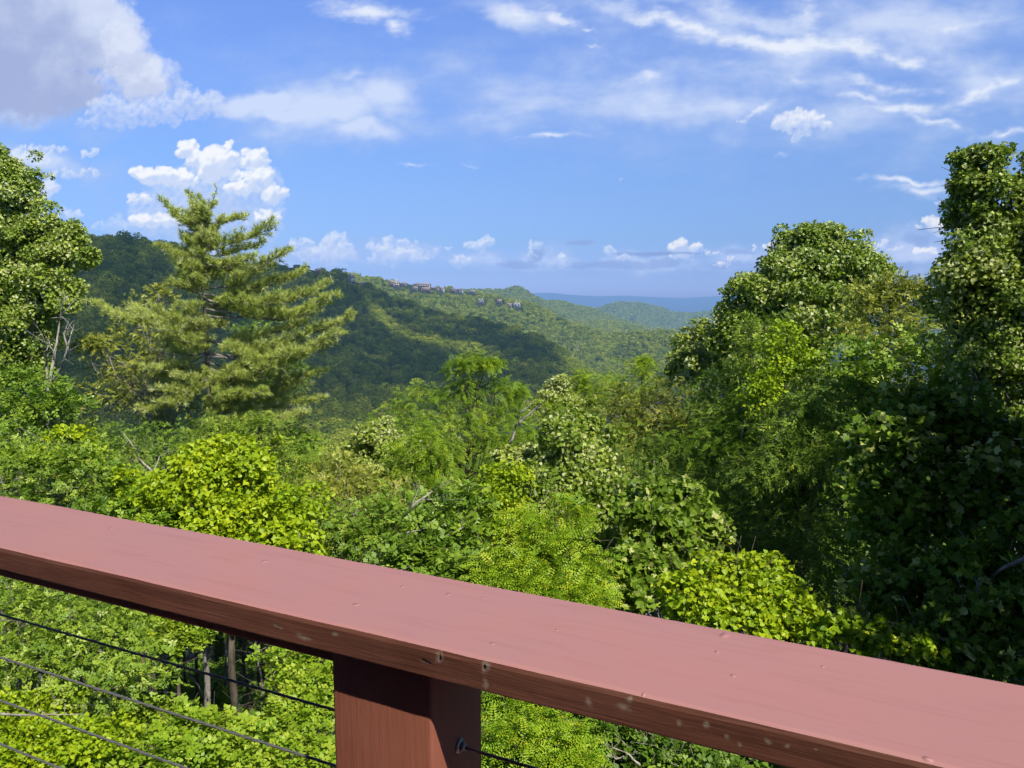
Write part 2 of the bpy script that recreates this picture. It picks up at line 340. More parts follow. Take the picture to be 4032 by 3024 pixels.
    heap([(648, 522, 28, 12, 0, 1), (716, 522, 24, 18, 0, 1), (738, 536, 22, 16, 0, 1), (698, 540, 34, 14, 0, .8), (842, 520, 14, 8, 0, 1), (868, 524, 16, 6, 10, 1), (800, 530, 14, 6, 0, .9), (830, 540, 36, 12, 0, .7), (880, 552, 30, 10, 10, .7), (905, 560, 26, 12, 0, .7), (800, 556, 20, 8, 0, .6),
          (1030, 530, 34, 11, -8, 1.1), (1048, 522, 20, 9, 0, 1.1), (972, 540, 9, 5, 0, .9), (1003, 562, 20, 10, 0, .8), (985, 572, 14, 8, 0, .6), (1160, 532, 16, 9, 0, .8), (1150, 550, 8, 14, 30, .7), (1212, 556, 9, 8, 0, 1), (1216, 572, 8, 10, 0, .8), (1322, 542, 14, 10, -20, .9), (1345, 556, 20, 6, 0, .6)],
         22, .36, .7, 25, 1.1, (0.82, 0.87, 1.0), (0.50, 0.63, 0.93), 0.72, wamp=18, det=1.2, edge=.95)
    heap([(1465, 532, 22, 14, 0, 1.2), (1490, 540, 30, 10, 0, 1.1), (1470, 552, 26, 8, 0, 1), (1535, 546, 34, 5, 0, .7), (1632, 534, 8, 9, 20, .9), (1690, 520, 16, 16, 0, 1), (1670, 532, 16, 12, 0, .9), (1705, 540, 26, 14, 0, .9), (1556, 572, 16, 5, -30, .8), (1575, 566, 6, 10, 10, .8),
          (2012, 478, 26, 12, 0, 1.2), (2030, 490, 30, 14, 0, 1.1), (1985, 492, 12, 6, 0, .8), (2000, 545, 34, 14, 0, .9), (1905, 530, 12, 6, 0, .7), (1930, 540, 24, 6, 0, .5), (1940, 598, 24, 6, 0, .5), (2030, 440, 18, 5, 0, .6), (1912, 520, 8, 6, 0, .7)],
         22, .36, .7, 35, 0.9, (0.95, 0.94, 0.97), (0.52, 0.64, 0.92), 0.82, wamp=16, det=1.2, edge=.8)
    heap([(1710, 262, 44, 16, -4, 1.1), (1750, 262, 44, 18, 0, 1.2), (1775, 272, 26, 12, -20, 1), (1685, 272, 26, 10, 10, .9), (1728, 288, 30, 12, 10, .8), (1720, 302, 12, 9, 30, .7), (1640, 240, 18, 6, -30, .6), (1600, 262, 14, 3, -20, .5), (1725, 246, 20, 9, 0, 1)], 24, .36, .75, 45, 1.2, (0.93, 0.95, 1.0), (0.66, 0.75, 0.95), 0.86, wamp=14, edge=.9)
    over(mixc(X * 0, (0.25, 0.38, 0.72), (0.25, 0.38, 0.72)), sstep(field([(1485, 547, 32, 3, 2, 1.0), (1420, 547, 60, 5, 0, .9)], w1x, w1y, 4), 0.0, 0.3) * 0.7)
    # fade by height
    alp = alp * sstep(el, math.radians(-1.0), math.radians(2.2)) * sstep(-el, -E1, -E1 + 0.03) * sstep(-np.abs(az), -A1, -A1 + .05)
    R = 42000.0; V = np.stack([dx * R, dy * R, dz * R], -1).reshape(-1, 3)
    i = np.arange(nx - 1)[:, None] * ny + np.arange(ny - 1)[None, :]; q = np.stack([i, i + ny, i + ny + 1, i + 1], -1)
    am = np.maximum.reduce([alp[:-1, :-1], alp[1:, :-1], alp[:-1, 1:], alp[1:, 1:]]).reshape(-1)
    q = q.reshape(-1, 4)[am > 0.004]
    me = np_mesh('sky', V, q.ravel(), np.full(len(q), 4))
    ca = me.color_attributes.new('cloud', 'FLOAT_COLOR', 'POINT'); rgba = np.concatenate([np.clip(col, 0, 1), alp[..., None]], -1).reshape(-1, 4).astype(np.float32)
    ca.data.foreach_set('color', rgba.ravel())
    m, nt = new_mat('cloud_cover'); T = NT(nt); at_ = T.n('ShaderNodeAttribute', attribute_name='cloud')
    em = T.n('ShaderNodeEmission'); T.lk(at_.outputs['Color'], em.inputs[0]); tr = T.n('ShaderNodeBsdfTransparent')
    mx = T.n('ShaderNodeMixShader'); T.lk(at_.outputs['Alpha'], mx.inputs[0]); T.lk(tr.outputs[0], mx.inputs[1]); T.lk(em.outputs[0], mx.inputs[2]); T.out(mx.outputs[0])
    m.cycles.emission_sampling = 'NONE'
    o = link('sky', me, m); tag(o, kind='structure')
build_clouds()

# ------------------------------------------------------------------ deck and railing
RA = math.radians(25.6); HC = 0.38; TCAP = 0.0365; DN = 0.671; DF = 0.855; ZB = -1.43
def al(px, py, d=DN):
    """coordinate along the rail of the point of the vertical plane at distance d seen at (px, py), and its height"""
    r = ray(px, py); nx = math.cos(RA) * r[0] - math.sin(RA) * r[1]; ny = math.sin(RA) * r[0] + math.cos(RA) * r[1]
    return nx * d / ny, r[2] * d / ny
def altop(px, py):
    r = ray(px, py); k = HC / -r[2]
    return (math.cos(RA) * r[0] - math.sin(RA) * r[1]) * k, (math.sin(RA) * r[0] + math.cos(RA) * r[1]) * k
def paint_mat(name, base, dark, fronts=(), tops=(), darks=(), grain=1.0, axis='x', sheen=0.0, rough=0.5):
    m, nt = new_mat(name); T = NT(nt)
    oc = T.n('ShaderNodeTexCoord').outputs['Object']
    s3 = (1.2, 14, 22) if axis == 'x' else (20, 20, 1.2)
    st = T.mapping(oc, sc=s3)
    wv = T.n('ShaderNodeTexNoise'); T.lk(st, wv.inputs[0]); wv.inputs['Scale'].default_value = 3.4; wv.inputs['Detail'].default_value = 5
    wv.inputs['Roughness'].default_value = 0.62; wv.inputs['Distortion'].default_value = 1.3
    gr = wv.outputs['Fac']
    fine = T.noise(T.mapping(oc, sc=tuple(v * 5 for v in s3)), 4.0, 3)
    blot = T.noise(oc, 6.0, 5, 0.6); tiny = T.noise(oc, 160.0, 3, 0.7)
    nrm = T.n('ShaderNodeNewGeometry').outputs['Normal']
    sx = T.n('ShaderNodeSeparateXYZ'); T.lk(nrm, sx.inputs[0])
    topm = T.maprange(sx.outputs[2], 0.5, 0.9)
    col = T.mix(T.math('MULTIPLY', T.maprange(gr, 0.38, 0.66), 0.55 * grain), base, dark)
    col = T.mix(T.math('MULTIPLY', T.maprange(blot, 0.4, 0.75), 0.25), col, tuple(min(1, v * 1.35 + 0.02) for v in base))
    col = T.mix(topm, col, T.mix(T.math('MULTIPLY', T.maprange(gr, 0.50, 0.68), 0.38), (0.455, 0.222, 0.222), (0.38, 0.170, 0.170)))  # upward faces painted paler and pinker: sheen put into the colour
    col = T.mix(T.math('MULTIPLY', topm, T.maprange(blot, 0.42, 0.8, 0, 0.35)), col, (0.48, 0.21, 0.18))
    hgt = T.math('ADD', T.math('MULTIPLY', gr, 0.6), T.math('MULTIPLY', fine, 0.25))
    hgt = T.math('MULTIPLY', hgt, T.math('SUBTRACT', 1.0, T.math('MULTIPLY', topm, 0.55)))
    def spot(lst, colr, lo, hi, st2, k):
        nonlocal col, hgt
        cur = None
        wob = T.vmath('ADD', oc, T.vmath('SCALE', T.vmath('SUBTRACT', T.n2(oc, 45), (0.5, 0.5, 0.5)), sc=0.012))
        for (x, y, z, rx, ry, rz) in lst:
            v = T.mapping(wob, loc=(x, y, z), sc=(rx, ry, rz), typ='TEXTURE')
            d = T.math('SUBTRACT', 1.0, T.vmath('LENGTH', v))
            cur = d if cur is None else T.math('MAXIMUM', cur, d)
        msk = T.maprange(T.math('ADD', cur, T.math('MULTIPLY', T.math('SUBTRACT', tiny, 0.5), 1.2)), lo, hi, 0, st2)
        col = T.mix(msk, col, colr)
        if k: hgt = T.math('ADD', hgt, T.math('MULTIPLY', T.maprange(cur, 0.0, 0.8), k))
    if fronts: spot(fronts, (0.34, 0.29, 0.23), 0.0, 1.0, 0.62, 0)
    if fronts: spot(darks, (0.012, 0.007, 0.006), 0.25, 0.6, 0.95, -3.0)
    if tops: spot(tops, (0.60, 0.30, 0.28), 0.2, 1.0, 0.5, 1.4)
    p = T.n('ShaderNodeBsdfPrincipled'); T.lk(col, p.inputs['Base Color'])
    p.inputs['Specular IOR Level'].default_value = 0.5
    T.lk(T.maprange(blot, 0.3, 0.7, rough, rough + 0.12), p.inputs['Roughness'])
    T.lk(T.bump(hgt, 0.42, 0.004), p.inputs['Normal'])
    T.out(p.outputs[0]); return m
def _n2(self, vec, scale):
    nd = self.n('ShaderNodeTexNoise'); self.lk(vec, nd.inputs[0]); nd.inputs['Scale'].default_value = scale; nd.inputs['Detail'].default_value = 2
    return nd.outputs['Color']
NT.n2 = _n2
def build_rail():
    # origin of the railing: under the visible post, on the deck
    xp0 = -0.8230 * 0.70; xp1 = -0.6225 * 0.70; yp0 = 0.70; yp1 = 0.70 * 1.174; yc = (yp0 + yp1) / 2; xpc = (xp0 + xp1) / 2
    cosr, sinr = math.cos(-RA), math.sin(-RA)
    W = (cosr * xpc - sinr * yc, sinr * xpc + cosr * yc, ZB)
    root = empty('deck_railing', W, -RA)
    tag(root, 'reddish brown painted wooden deck railing with black cables strung below its cap', 'railing')
    def L(x, y, z): return (x - xpc, y - yc, z - ZB)
    ztop = -HC; zbot = -HC - TCAP
    fr = []
    for (px, py, rw, rh) in [(948, 1418, 12, 16), (1048, 1440, 11, 24), (1050, 1475, 9, 16), (657, 1377, 24, 9), (1272, 1515, 12, 16), (1345, 1530, 22, 14), (1360, 1512, 10, 10), (1530, 1570, 10, 12), (1600, 1605, 8, 10), (1570, 1590, 10, 8), (1660, 1600, 12, 9), (1700, 1612, 8, 8), (725, 1370, 7, 5), (600, 1352, 14, 5), (1470, 1560, 7, 12), (1760, 1620, 6, 6)]:
        x, z = al(px, py); x1, _ = al(px + rw, py); _, z1 = al(px, py + rh)
        fr.append((*L(x, DN, z), abs(x1 - x), 0.02, abs(z1 - z)))
    dk = []
    for (px, py, rw, rh) in [(921, 1427, 13, 5), (948, 1420, 4, 9), (1047, 1442, 4, 9), (600, 1352, 6, 2)]:
        x, z = al(px, py); x1, _ = al(px + rw, py); _, z1 = al(px, py + rh)
        dk.append((*L(x, DN, z), abs(x1 - x), 0.02, abs(z1 - z)))
    tp = []
    for (px, py, r) in [(570, 1213, 9), (770, 1305, 10), (968, 1284, 8), (1060, 1388, 8), (868, 1267, 7), (1565, 1373, 14), (1545, 1406, 7), (1587, 1458, 7), (1045, 1290, 6), (2000, 1640, 12), (1780, 1440, 6), (240, 1140, 7), (1205, 1360, 6), (1390, 1500, 6)]:
        x, y = altop(px, py); x1, _ = altop(px + r, py); _, y1 = altop(px, py + r * .45)
        tp.append((*L(x, y, ztop), abs(x1 - x), abs(y1 - y), 0.01))
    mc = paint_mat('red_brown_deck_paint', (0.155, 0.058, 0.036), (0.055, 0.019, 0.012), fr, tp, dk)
    mp = paint_mat('red_brown_post_paint', (0.29, 0.100, 0.062), (0.22, 0.075, 0.046), axis='z', grain=0.5)
    # cap: subdivided plank with slightly wavy arrises, rounded by a bevel
    xs = np.linspace(-3.3, 2.2, 140); prof = []
    r = 0.006; cs = [(DN, zbot + r * .5), (DN + r * .5, zbot), (DF - r * .5, zbot), (DF, zbot + r * .5), (DF, ztop - r), (DF - r * .3, ztop - r * .3), (DF - r, ztop)]
    cs += [(DF - .06, ztop), (DN + .06, ztop), (DN + r, ztop), (DN + r * .3, ztop - r * .3), (DN, ztop - r)]
    V = []
    for i, x in enumerate(xs):
        for j, (y, z) in enumerate(cs):
            wy = 0.0011 * mnoise.noise(Vector((x * 5, j * 0.6 if j not in (0, 1, 10, 11) else 9, 3))) + 0.0006 * mnoise.noise(Vector((x * 31, j * .8, 8)))
            V.append(L(x, y + wy, z + (wy * .6 if j < 7 or j > 8 else -0.0006)))
    n = len(cs); faces = []
    for i in range(len(xs) - 1):
        for j in range(n):
            j2 = (j + 1) % n; faces.append((i * n + j, (i + 1) * n + j, (i + 1) * n + j2, i * n + j2))
    faces.append(tuple(range(n))); faces.append(tuple((len(xs) - 1) * n + k for k in range(n - 1, -1, -1)))
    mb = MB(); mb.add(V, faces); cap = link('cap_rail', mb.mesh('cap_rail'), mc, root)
    for poly in cap.data.polygons: poly.use_smooth = False
    # the deep nick in the front edge of the cap
    # posts
    for i, dx in enumerate((0.0, -1.83, 1.83)):
        mb = MB(); mb.box(L(xp0 + dx, yp0, ZB - 0.25), L(xp1 + dx, yp1, zbot - 0.001)); po = link('post', mb.mesh('post'), mp, root); bevel(po, 0.005, 3)
    mk, nt = new_mat('blackened_steel'); T = NT(nt); p = T.n('ShaderNodeBsdfPrincipled')
    p.inputs['Base Color'].default_value = (0.20, 0.20, 0.21, 1); p.inputs['Metallic'].default_value = 0.3; p.inputs['Roughness'].default_value = 0.45; T.out(p.outputs[0])
    # flat board under the cap, left bay
    mb = MB(); mb.box(L(xp0 - 1.83 + 0.16, yc - 0.0445, zbot - 0.038), L(xp0 - 0.002, yc + 0.0445, zbot - 0.0015))
    bevel(link('sub_rail', mb.mesh('sub_rail'), mc, root), 0.003, 2)
    # twisted cables and their fittings
    for zc in (-0.548, -0.627, -0.709, -0.793, -0.875, -0.957, -1.04, -1.12, -1.2, -1.28, -1.36):
        mb = MB(); a0, a1 = -3.2, 2.1; N = 240; rad = 0.0011
        npts = N if zc > -0.9 else 3
        for k in range(3 if zc > -0.9 else 1):
            pts = []
            for i in range(npts):
                x = a0 + (a1 - a0) * i / (npts - 1); an = 2 * math.pi * (x / 0.032) + k * 2.0944
                sag = -0.004 * abs(math.sin((x - xpc) / 1.83 * math.pi))
                o = 0.0011 if npts > 3 else 0
                pts.append(L(x, yc + o * math.cos(an), zc + sag + o * math.sin(an)))
            mb.tube(pts, [0.0013 if npts > 3 else 0.0026] * len(pts), 5)
        link('cable', mb.mesh('cable', True), mk, root)
        if zc > -0.9:
            for sgn, xe in ((1, xp1), (-1, xp0)):
                mb = MB()
                mb.tube([L(xe + sgn * -0.002, yc, zc), L(xe + sgn * 0.003, yc, zc)], [0.0095, 0.009], 16)
                mb.tube([L(xe + sgn * 0.003, yc, zc), L(xe + sgn * 0.009, yc, zc)], [0.0055, 0.0045], 12)
                link('cable_fitting', mb.mesh('cable_fitting'), G['steel'], root)
    # deck boards under the viewer's feet
    mb = MB()
    for k in range(26):
        y1 = 0.90 - k * 0.145; mb.box((-3.4, y1 - 0.14, -0.03), (3.0, y1, 0.0))
    d = link('deck', mb.mesh('deck'), paint_mat('dark_deck_stain', (0.06, 0.028, 0.02), (0.035, 0.018, 0.014))); d.location = (0, 0, ZB); d.rotation_euler = (0, 0, -RA); tag(d, kind='structure')
mg, nt = new_mat('galvanised_steel'); T = NT(nt); p = T.n('ShaderNodeBsdfPrincipled')
p.inputs['Base Color'].default_value = (0.35, 0.36, 0.34, 1); p.inputs['Metallic'].default_value = 0.6; p.inputs['Roughness'].default_value = 0.4; T.out(p.outputs[0]); G['steel'] = mg
build_rail()

# ------------------------------------------------------------------ ground and hills
def ground_z(x, y):
    if y < 10: z = -4.6 - 0.2 * max(y, -20)
    else: z = -6.6 - 0.45 * (y - 10)
    z += 0.35 * mnoise.noise(Vector((x * 0.12, y * 0.12, 0)))
    return max(z, -70 + 1.5 * mnoise.noise(Vector((x * 0.01, y * 0.01, 5))))
def ground_mat(name, a, b, hz):
    m, nt = new_mat(name); T = NT(nt); pos = T.n('ShaderNodeNewGeometry').outputs['Position']
    n = T.noise(pos, 1.4 if not hz else 0.02, 6, 0.65); p = T.n('ShaderNodeBsdfPrincipled')
    T.lk(T.ramp(n, [(0.35, a), (0.65, b)]), p.inputs['Base Color']); p.inputs['Roughness'].default_value = 0.95
    T.lk(T.bump(n, 0.8, 0.05 if not hz else 2.0), p.inputs['Normal'])
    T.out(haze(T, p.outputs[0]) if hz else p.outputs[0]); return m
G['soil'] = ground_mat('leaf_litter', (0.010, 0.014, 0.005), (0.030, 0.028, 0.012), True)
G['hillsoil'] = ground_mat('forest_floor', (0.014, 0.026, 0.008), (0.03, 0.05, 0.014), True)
def build_ground():
    rs = np.concatenate([np.linspace(0.5, 12, 16), np.linspace(13, 60, 40), np.linspace(65, 300, 30), np.geomspace(340, 60000, 24)])
    na = 120; V = [(0, 0, ground_z(0, 0))]; faces = []
    for r in rs:
        for k in range(na):
            a = 2 * math.pi * k / na; x = r * math.sin(a); y = r * math.cos(a)
            z = ground_z(x, y)
            if r > 340: z = -70 - min((r - 340) * 0.10, 620)
            V.append((x, y, z))
    for k in range(na): faces.append((0, 1 + (k + 1) % na, 1 + k))
    for i in range(len(rs) - 1):
        for k in range(na):
            k2 = (k + 1) % na; faces.append((1 + i * na + k, 1 + i * na + k2, 1 + (i + 1) * na + k2, 1 + (i + 1) * na + k))
    mb = MB(); mb.add(V, faces); o = link('ground', mb.mesh('ground', True), G['soil']); tag(o, kind='structure')
build_ground()

def interp(tbl, x, j):
    xs = [t[0] for t in tbl]; return float(np.interp(x, xs, [t[j] for t in tbl]))
LAY = {
 'A': dict(crest=[(-500, 560, 650), (-200, 535, 650), (0, 524, 660), (200, 519, 700), (300, 524, 720), (400, 548, 760), (480, 570, 800), (560, 578, 860), (650, 578, 900), (740, 598, 930), (800, 620, 940), (855, 646, 940), (918, 674, 930), (986, 688, 920), (1053, 696, 900), (1121, 714, 880), (1166, 732, 850), (1202, 756, 830), (1256, 794, 800), (1320, 836, 760), (1400, 880, 700), (1500, 930, 650), (1700, 960, 600)],
            foot=[(-500, 1060, 300), (400, 1060, 280), (800, 1060, 270), (1200, 1060, 280), (1700, 1060, 300)], spur=0.13, k=9),
 'B': dict(crest=[(560, 600, 1500), (740, 592, 1500), (900, 617, 1500), (1000, 629, 1560), (1060, 639, 1560), (1153, 658, 1520), (1240, 703, 1450), (1314, 724, 1400), (1388, 721, 1350), (1427, 716, 1330), (1451, 719, 1320), (1478, 734, 1310), (1492, 749, 1300), (1560, 797, 1280), (1800, 887, 1250)],
            foot=[(560, 860, 1000), (1100, 860, 980), (1300, 900, 950), (1800, 960, 900)], spur=0.08, k=16),
 'B2': dict(crest=[(1180, 694, 2300), (1255, 697, 2300), (1299, 695, 2300), (1344, 699, 2300), (1388, 711, 2250), (1450, 734, 2200), (1560, 764, 2200)],
            foot=[(1180, 760, 1700), (1560, 830, 1700)], spur=0.05, k=18),
 'C': dict(crest=[(900, 632, 2900), (1040, 626, 3000), (1085, 627, 3000), (1112, 620.5, 3000), (1124, 621, 3000), (1136, 628, 3000), (1153, 639, 3000), (1180, 652, 3050), (1213, 649.5, 3100), (1243, 660, 3100), (1284, 668, 3150), (1330, 686, 3200), (1400, 708, 3200), (1500, 732, 3200)],
            foot=[(900, 740, 2400), (1300, 740, 2450), (1500, 760, 2450)], spur=0.05, k=20),
 'D': dict(crest=[(1200, 672, 4800), (1260, 670, 4800), (1296, 666, 4800), (1314, 657.5, 4800), (1338, 652.5, 4800), (1362, 654.5, 4800), (1379, 654, 4800), (1403, 659, 4800), (1427, 665, 4850), (1451, 675, 4900), (1469, 674.5, 4900), (1492, 678, 4900), (1516, 675, 4900), (1561, 671, 4900), (1700, 664, 4900), (2300, 668, 4900)],
            foot=[(1200, 745, 3700), (2300, 760, 3700)], spur=0.06, k=30),
 'E': dict(crest=[(-400, 640, 21000), (900, 636, 21000), (1153, 633.5, 21000), (1192, 632, 21000), (1225, 636.5, 21000), (1284, 640, 21000), (1359, 639, 21000), (1418, 642, 21000), (1475, 644, 21000), (1552, 639.5, 21000), (1700, 637, 21000), (2600, 641, 21000)],
            foot=[(-400, 668, 15000), (2600, 668, 15000)], spur=0.02, k=40),
}
def hill_point(nm, px, s):
    d = LAY[nm]; r0 = interp(d['crest'], px, 2); r1 = interp(d['foot'], px, 2)
    y0 = interp(d['crest'], px, 1); y1 = interp(d['foot'], px, 1)
    py = y0 + (y1 - y0) * s
    r = r0 + (r1 - r0) * (s ** 0.85)
    w = math.sin(math.pi * min(1, s * 1.0)) ** 0.7 if 0 < s < 1 else 0
    nz = mnoise.noise(Vector((px / 1000 * d['k'] + s * 2.2, s * 1.6, 7.3 + len(nm) + r0 * .001)))
    nz += 0.4 * mnoise.noise(Vector((px / 1000 * d['k'] * 2.7 + s * 4, s * 5, 1.3 + r0 * .01)))
    r *= 1 + d['spur'] * w * nz
    rr = ray(px, py); h = math.hypot(rr[0], rr[1]); return rr * (r / h)
def build_hill(nm, name, nx, ny):
    d = LAY[nm]; x0 = d['crest'][0][0]; x1 = d['crest'][-1][0]
    V = []; faces = []
    for i in range(nx):
        px = x0 + (x1 - x0) * i / (nx - 1)
        c = hill_point(nm, px, 0)
        back = c * 1.35; back[2] = -400 if nm != 'E' else -900
        V.append(back)
        c2 = c * 1.04; c2[2] = c[2] - 0.012 * math.hypot(c[0], c[1])
        V.append(c2)
        for j in range(ny):
            V.append(hill_point(nm, px, j / (ny - 1)))
        b = hill_point(nm, px, 1.0) * 1.0; b[2] -= 0.1 * abs(b[1]); V.append(b)
    m = ny + 3
    for i in range(nx - 1):
        for j in range(m - 1):
            faces.append((i * m + j, i * m + j + 1, (i + 1) * m + j + 1, (i + 1) * m + j))
    mb = MB(); mb.add(V, faces); o = link(name, mb.mesh(name, True), G['hillsoil']); tag(o, kind='structure'); return o
for nm, name, nx, ny in (('A', 'near_hill', 160, 60), ('B', 'ridge_hill', 140, 40), ('B2', 'spur_hill', 50, 20), ('C', 'knob_hill', 100, 30), ('D', 'valley_hills', 140, 30), ('E', 'far_mountains', 160, 8)):
    build_hill(nm, name, nx, ny)

HZ = [
 (536, 573, 14, 10, 800, 'white', 'r_brown', 'white house with brown roof seen just right of the pine top', 1, 0),
 (642, 567, 16, 8, 865, 'grey', 'r_brown', 'leftmost grey roofed house on the shaded crest right of the pine', 1, 0),
 (662, 571, 18, 8, 875, 'grey', 'r_grey', 'second grey house on the shaded crest, long low roof', 1, 0),
 (688, 574, 15, 8, 885, 'brown', 'r_grey', 'third house on the shaded crest, brown walls under grey roof', 1, 0),
 (723, 570, 6, 9, 900, 'tan', 'r_brown', 'narrow tan tower house standing on the skyline', 1, 0),
 (731, 584, 9, 6, 905, 'white', 'r_grey', 'small white house beside the large grey roofed house', 1, 0),
 (755, 590, 21, 12, 905, 'grey', 'r_dark', 'large house with tall dark grey roof and chimney at the end of the crest', 1, 1),
 (784, 599, 13, 6, 915, 'tan', 'r_brown', 'low tan house below the crest where sunlight begins', 1, 0),
 (847, 610, 12, 12, 1330, 'brown', 'r_brown', 'brown house with pointed gable, left of the taller gabled pair', 1, 0),
 (857, 611, 13, 14, 1320, 'tan', 'r_brown', 'tan house with two steep gables on the sunlit ridge', 2, 1),
 (873, 613, 14, 7, 1330, 'grey', 'r_brown', 'small grey house between the gabled house and the long lodge', 1, 0),
 (912, 615, 46, 9, 1340, 'tan', 'r_grey', 'long tan lodge with continuous grey roof', 1, 0),
 (920, 624, 24, 9, 1300, 'brown', 'r_brown', 'brown building just below the long lodge', 1, 0),
 (897, 622, 13, 7, 1310, 'tan', 'r_brown', 'small tan building below the left end of the long lodge', 1, 0),
 (944, 622, 11, 10, 1300, 'brown', 'r_brown', 'brown gabled house touching a white one', 2, 0),
 (956, 624, 10, 9, 1300, 'white', 'r_grey', 'white house right of the brown gabled house', 1, 0),
 (978, 626, 16, 8, 1290, 'brown', 'r_dark', 'dark brown house with low dark roof on the sunlit ridge', 1, 0),
 (994, 627, 16, 8, 1290, 'white', 'r_dark', 'long white walled house with dark roof', 1, 0),
 (1020, 628, 16, 7, 1300, 'tan', 'r_brown', 'tan house alone at the right end of the upper row', 1, 0),
 (1038, 648, 14, 11, 1230, 'grey', 'r_grey', 'grey and white house standing lower on the slope, tall front', 2, 0),
 (1079, 650, 12, 9, 1220, 'brown', 'r_brown', 'reddish brown house alone on the lower slope', 1, 0),
 (1101, 658, 11, 8, 1200, 'tan', 'r_brown', 'small tan house left of the largest lower house', 1, 0),
 (1117, 656, 18, 11, 1200, 'white', 'r_brown', 'large pale house with two gables and chimney, lowest at right', 2, 1),
 (208, 750, 11, 5, 480, 'brown', 'r_red', 'small cabin with orange red roof low on the near hill at left', 1, 0)]
def house_spot(px, py, h, r):
    nm = 'A' if r < 1000 else 'B'; by = py + h * .6; y0 = interp(LAY[nm]['crest'], px, 1); y1 = interp(LAY[nm]['foot'], px, 1)
    return nm, by, min(.95, max(.006, (by - y0) / (y1 - y0)))
# --- crowns used by the far forest (leafy clumps, several shapes), instanced by geometry nodes inside one object per hill
def quads(P, N, S, rng, tint, squash=1.0):
    n = len(P); N = N / (np.linalg.norm(N, axis=1, keepdims=True) + 1e-9)
    t = rng.normal(size=(n, 3)); t -= (t * N).sum(1, keepdims=True) * N; t /= np.linalg.norm(t, axis=1, keepdims=True)
    b = np.cross(N, t); S = S[:, None]
    V = np.stack([P - t * S * .5, P + b * S * .4, P + t * S * .5, P - b * S * .4], 1).reshape(-1, 3)
    return V, np.arange(4 * n), np.full(n, 4), tint
def far_crown(seed, conifer=False, dead=False):
    rng = np.random.default_rng(seed); n = 1500
    if conifer:
        h = rng.random(n) ** 0.8; a = rng.random(n) * 6.283; rad = (1 - h) * 0.32 * (0.6 + 0.4 * np.sin(h * 50)) + 0.02
        P = np.stack([rad * np.cos(a), rad * np.sin(a), -0.15 + h * 1.05], 1)
        N = np.stack([np.cos(a), np.sin(a), np.full(n, 0.8)], 1) + rng.normal(size=(n, 3)) * 0.3
        S = np.full(n, 0.085); tint = np.clip(0.2 + 0.15 * rng.random(n), 0, 1)
    else:
        k = 13; C = rng.normal(size=(k, 3)); C /= np.linalg.norm(C, axis=1, keepdims=True); C *= rng.uniform(0.2, 0.42, (k, 1)); C[:, 2] = np.abs(C[:, 2]) * 1.1 + 0.05
        R = rng.uniform(0.14, 0.27, k); idx = rng.integers(0, k, n); D = rng.normal(size=(n, 3)); D[:, 2] += 0.35; D /= np.linalg.norm(D, axis=1, keepdims=True)
        P = C[idx] + D * R[idx, None] * rng.uniform(0.8, 1.12, (n, 1)); N = D + rng.normal(size=(n, 3)) * 0.45
        S = rng.uniform(0.05, 0.1, n); tint = np.clip(0.30 + 0.9 * (P[:, 2] - .1) + rng.normal(size=n) * 0.12 + (rng.random(k)[idx] - .5) * .3, 0, 1)  # tops tinted lighter, bottoms darker: light and shade painted into the crown
    V, L, Z, tint = quads(P, N, S, rng, tint)
    # dark inner mass
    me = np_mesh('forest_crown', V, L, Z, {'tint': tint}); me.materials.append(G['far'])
    o = bpy.data.objects.new('forest_crown', me); return o
crown_col = bpy.data.collections.new('forest_crown_shapes')
for sidx in range(7): crown_col.objects.link(far_crown(100 + sidx))
for sidx in range(2): crown_col.objects.link(far_crown(200 + sidx, True))

def scatter_object(name, pts, scales, kinds, label):
    me = bpy.data.meshes.new(name); me.vertices.add(len(pts)); me.vertices.foreach_set('co', np.asarray(pts, dtype=np.float32).ravel())
    a = me.attributes.new('sc', 'FLOAT', 'POINT'); a.data.foreach_set('value', np.asarray(scales, dtype=np.float32))
    a = me.attributes.new('kind_index', 'INT', 'POINT'); a.data.foreach_set('value', np.asarray(kinds, dtype=np.int32))
    a = me.attributes.new('turn', 'FLOAT_VECTOR', 'POINT'); tv = np.zeros((len(pts), 3), dtype=np.float32); tv[:, 2] = RNG.random(len(pts)) * 6.283
    a.data.foreach_set('vector', tv.ravel())
    o = link(name, me)
    ng = bpy.data.node_groups.new(name + '_scatter', 'GeometryNodeTree')
    ng.interface.new_socket('Geometry', in_out='INPUT', socket_type='NodeSocketGeometry'); ng.interface.new_socket('Geometry', in_out='OUTPUT', socket_type='NodeSocketGeometry')
    N = ng.nodes; gi = N.new('NodeGroupInput'); go = N.new('NodeGroupOutput'); m2p = N.new('GeometryNodeMeshToPoints'); iop = N.new('GeometryNodeInstanceOnPoints'); ci = N.new('GeometryNodeCollectionInfo')
    ci.inputs['Collection'].default_value = crown_col; ci.inputs['Separate Children'].default_value = True; ci.inputs['Reset Children'].default_value = True
    def na(nm_, dt): q = N.new('GeometryNodeInputNamedAttribute'); q.data_type = dt; q.inputs[0].default_value = nm_; return q.outputs[0]
    lk = ng.links.new
    lk(gi.outputs[0], m2p.inputs[0]); lk(m2p.outputs[0], iop.inputs['Points']); lk(ci.outputs[0], iop.inputs['Instance']); iop.inputs['Pick Instance'].default_value = True
    lk(na('kind_index', 'INT'), iop.inputs['Instance Index']); lk(na('turn', 'FLOAT_VECTOR'), iop.inputs['Rotation']); lk(na('sc', 'FLOAT'), iop.inputs['Scale'])
    lk(iop.outputs[0], go.inputs[0])
    md = o.modifiers.new('scatter', 'NODES'); md.node_group = ng
    tag(o, label, 'forest', kind='stuff'); return o
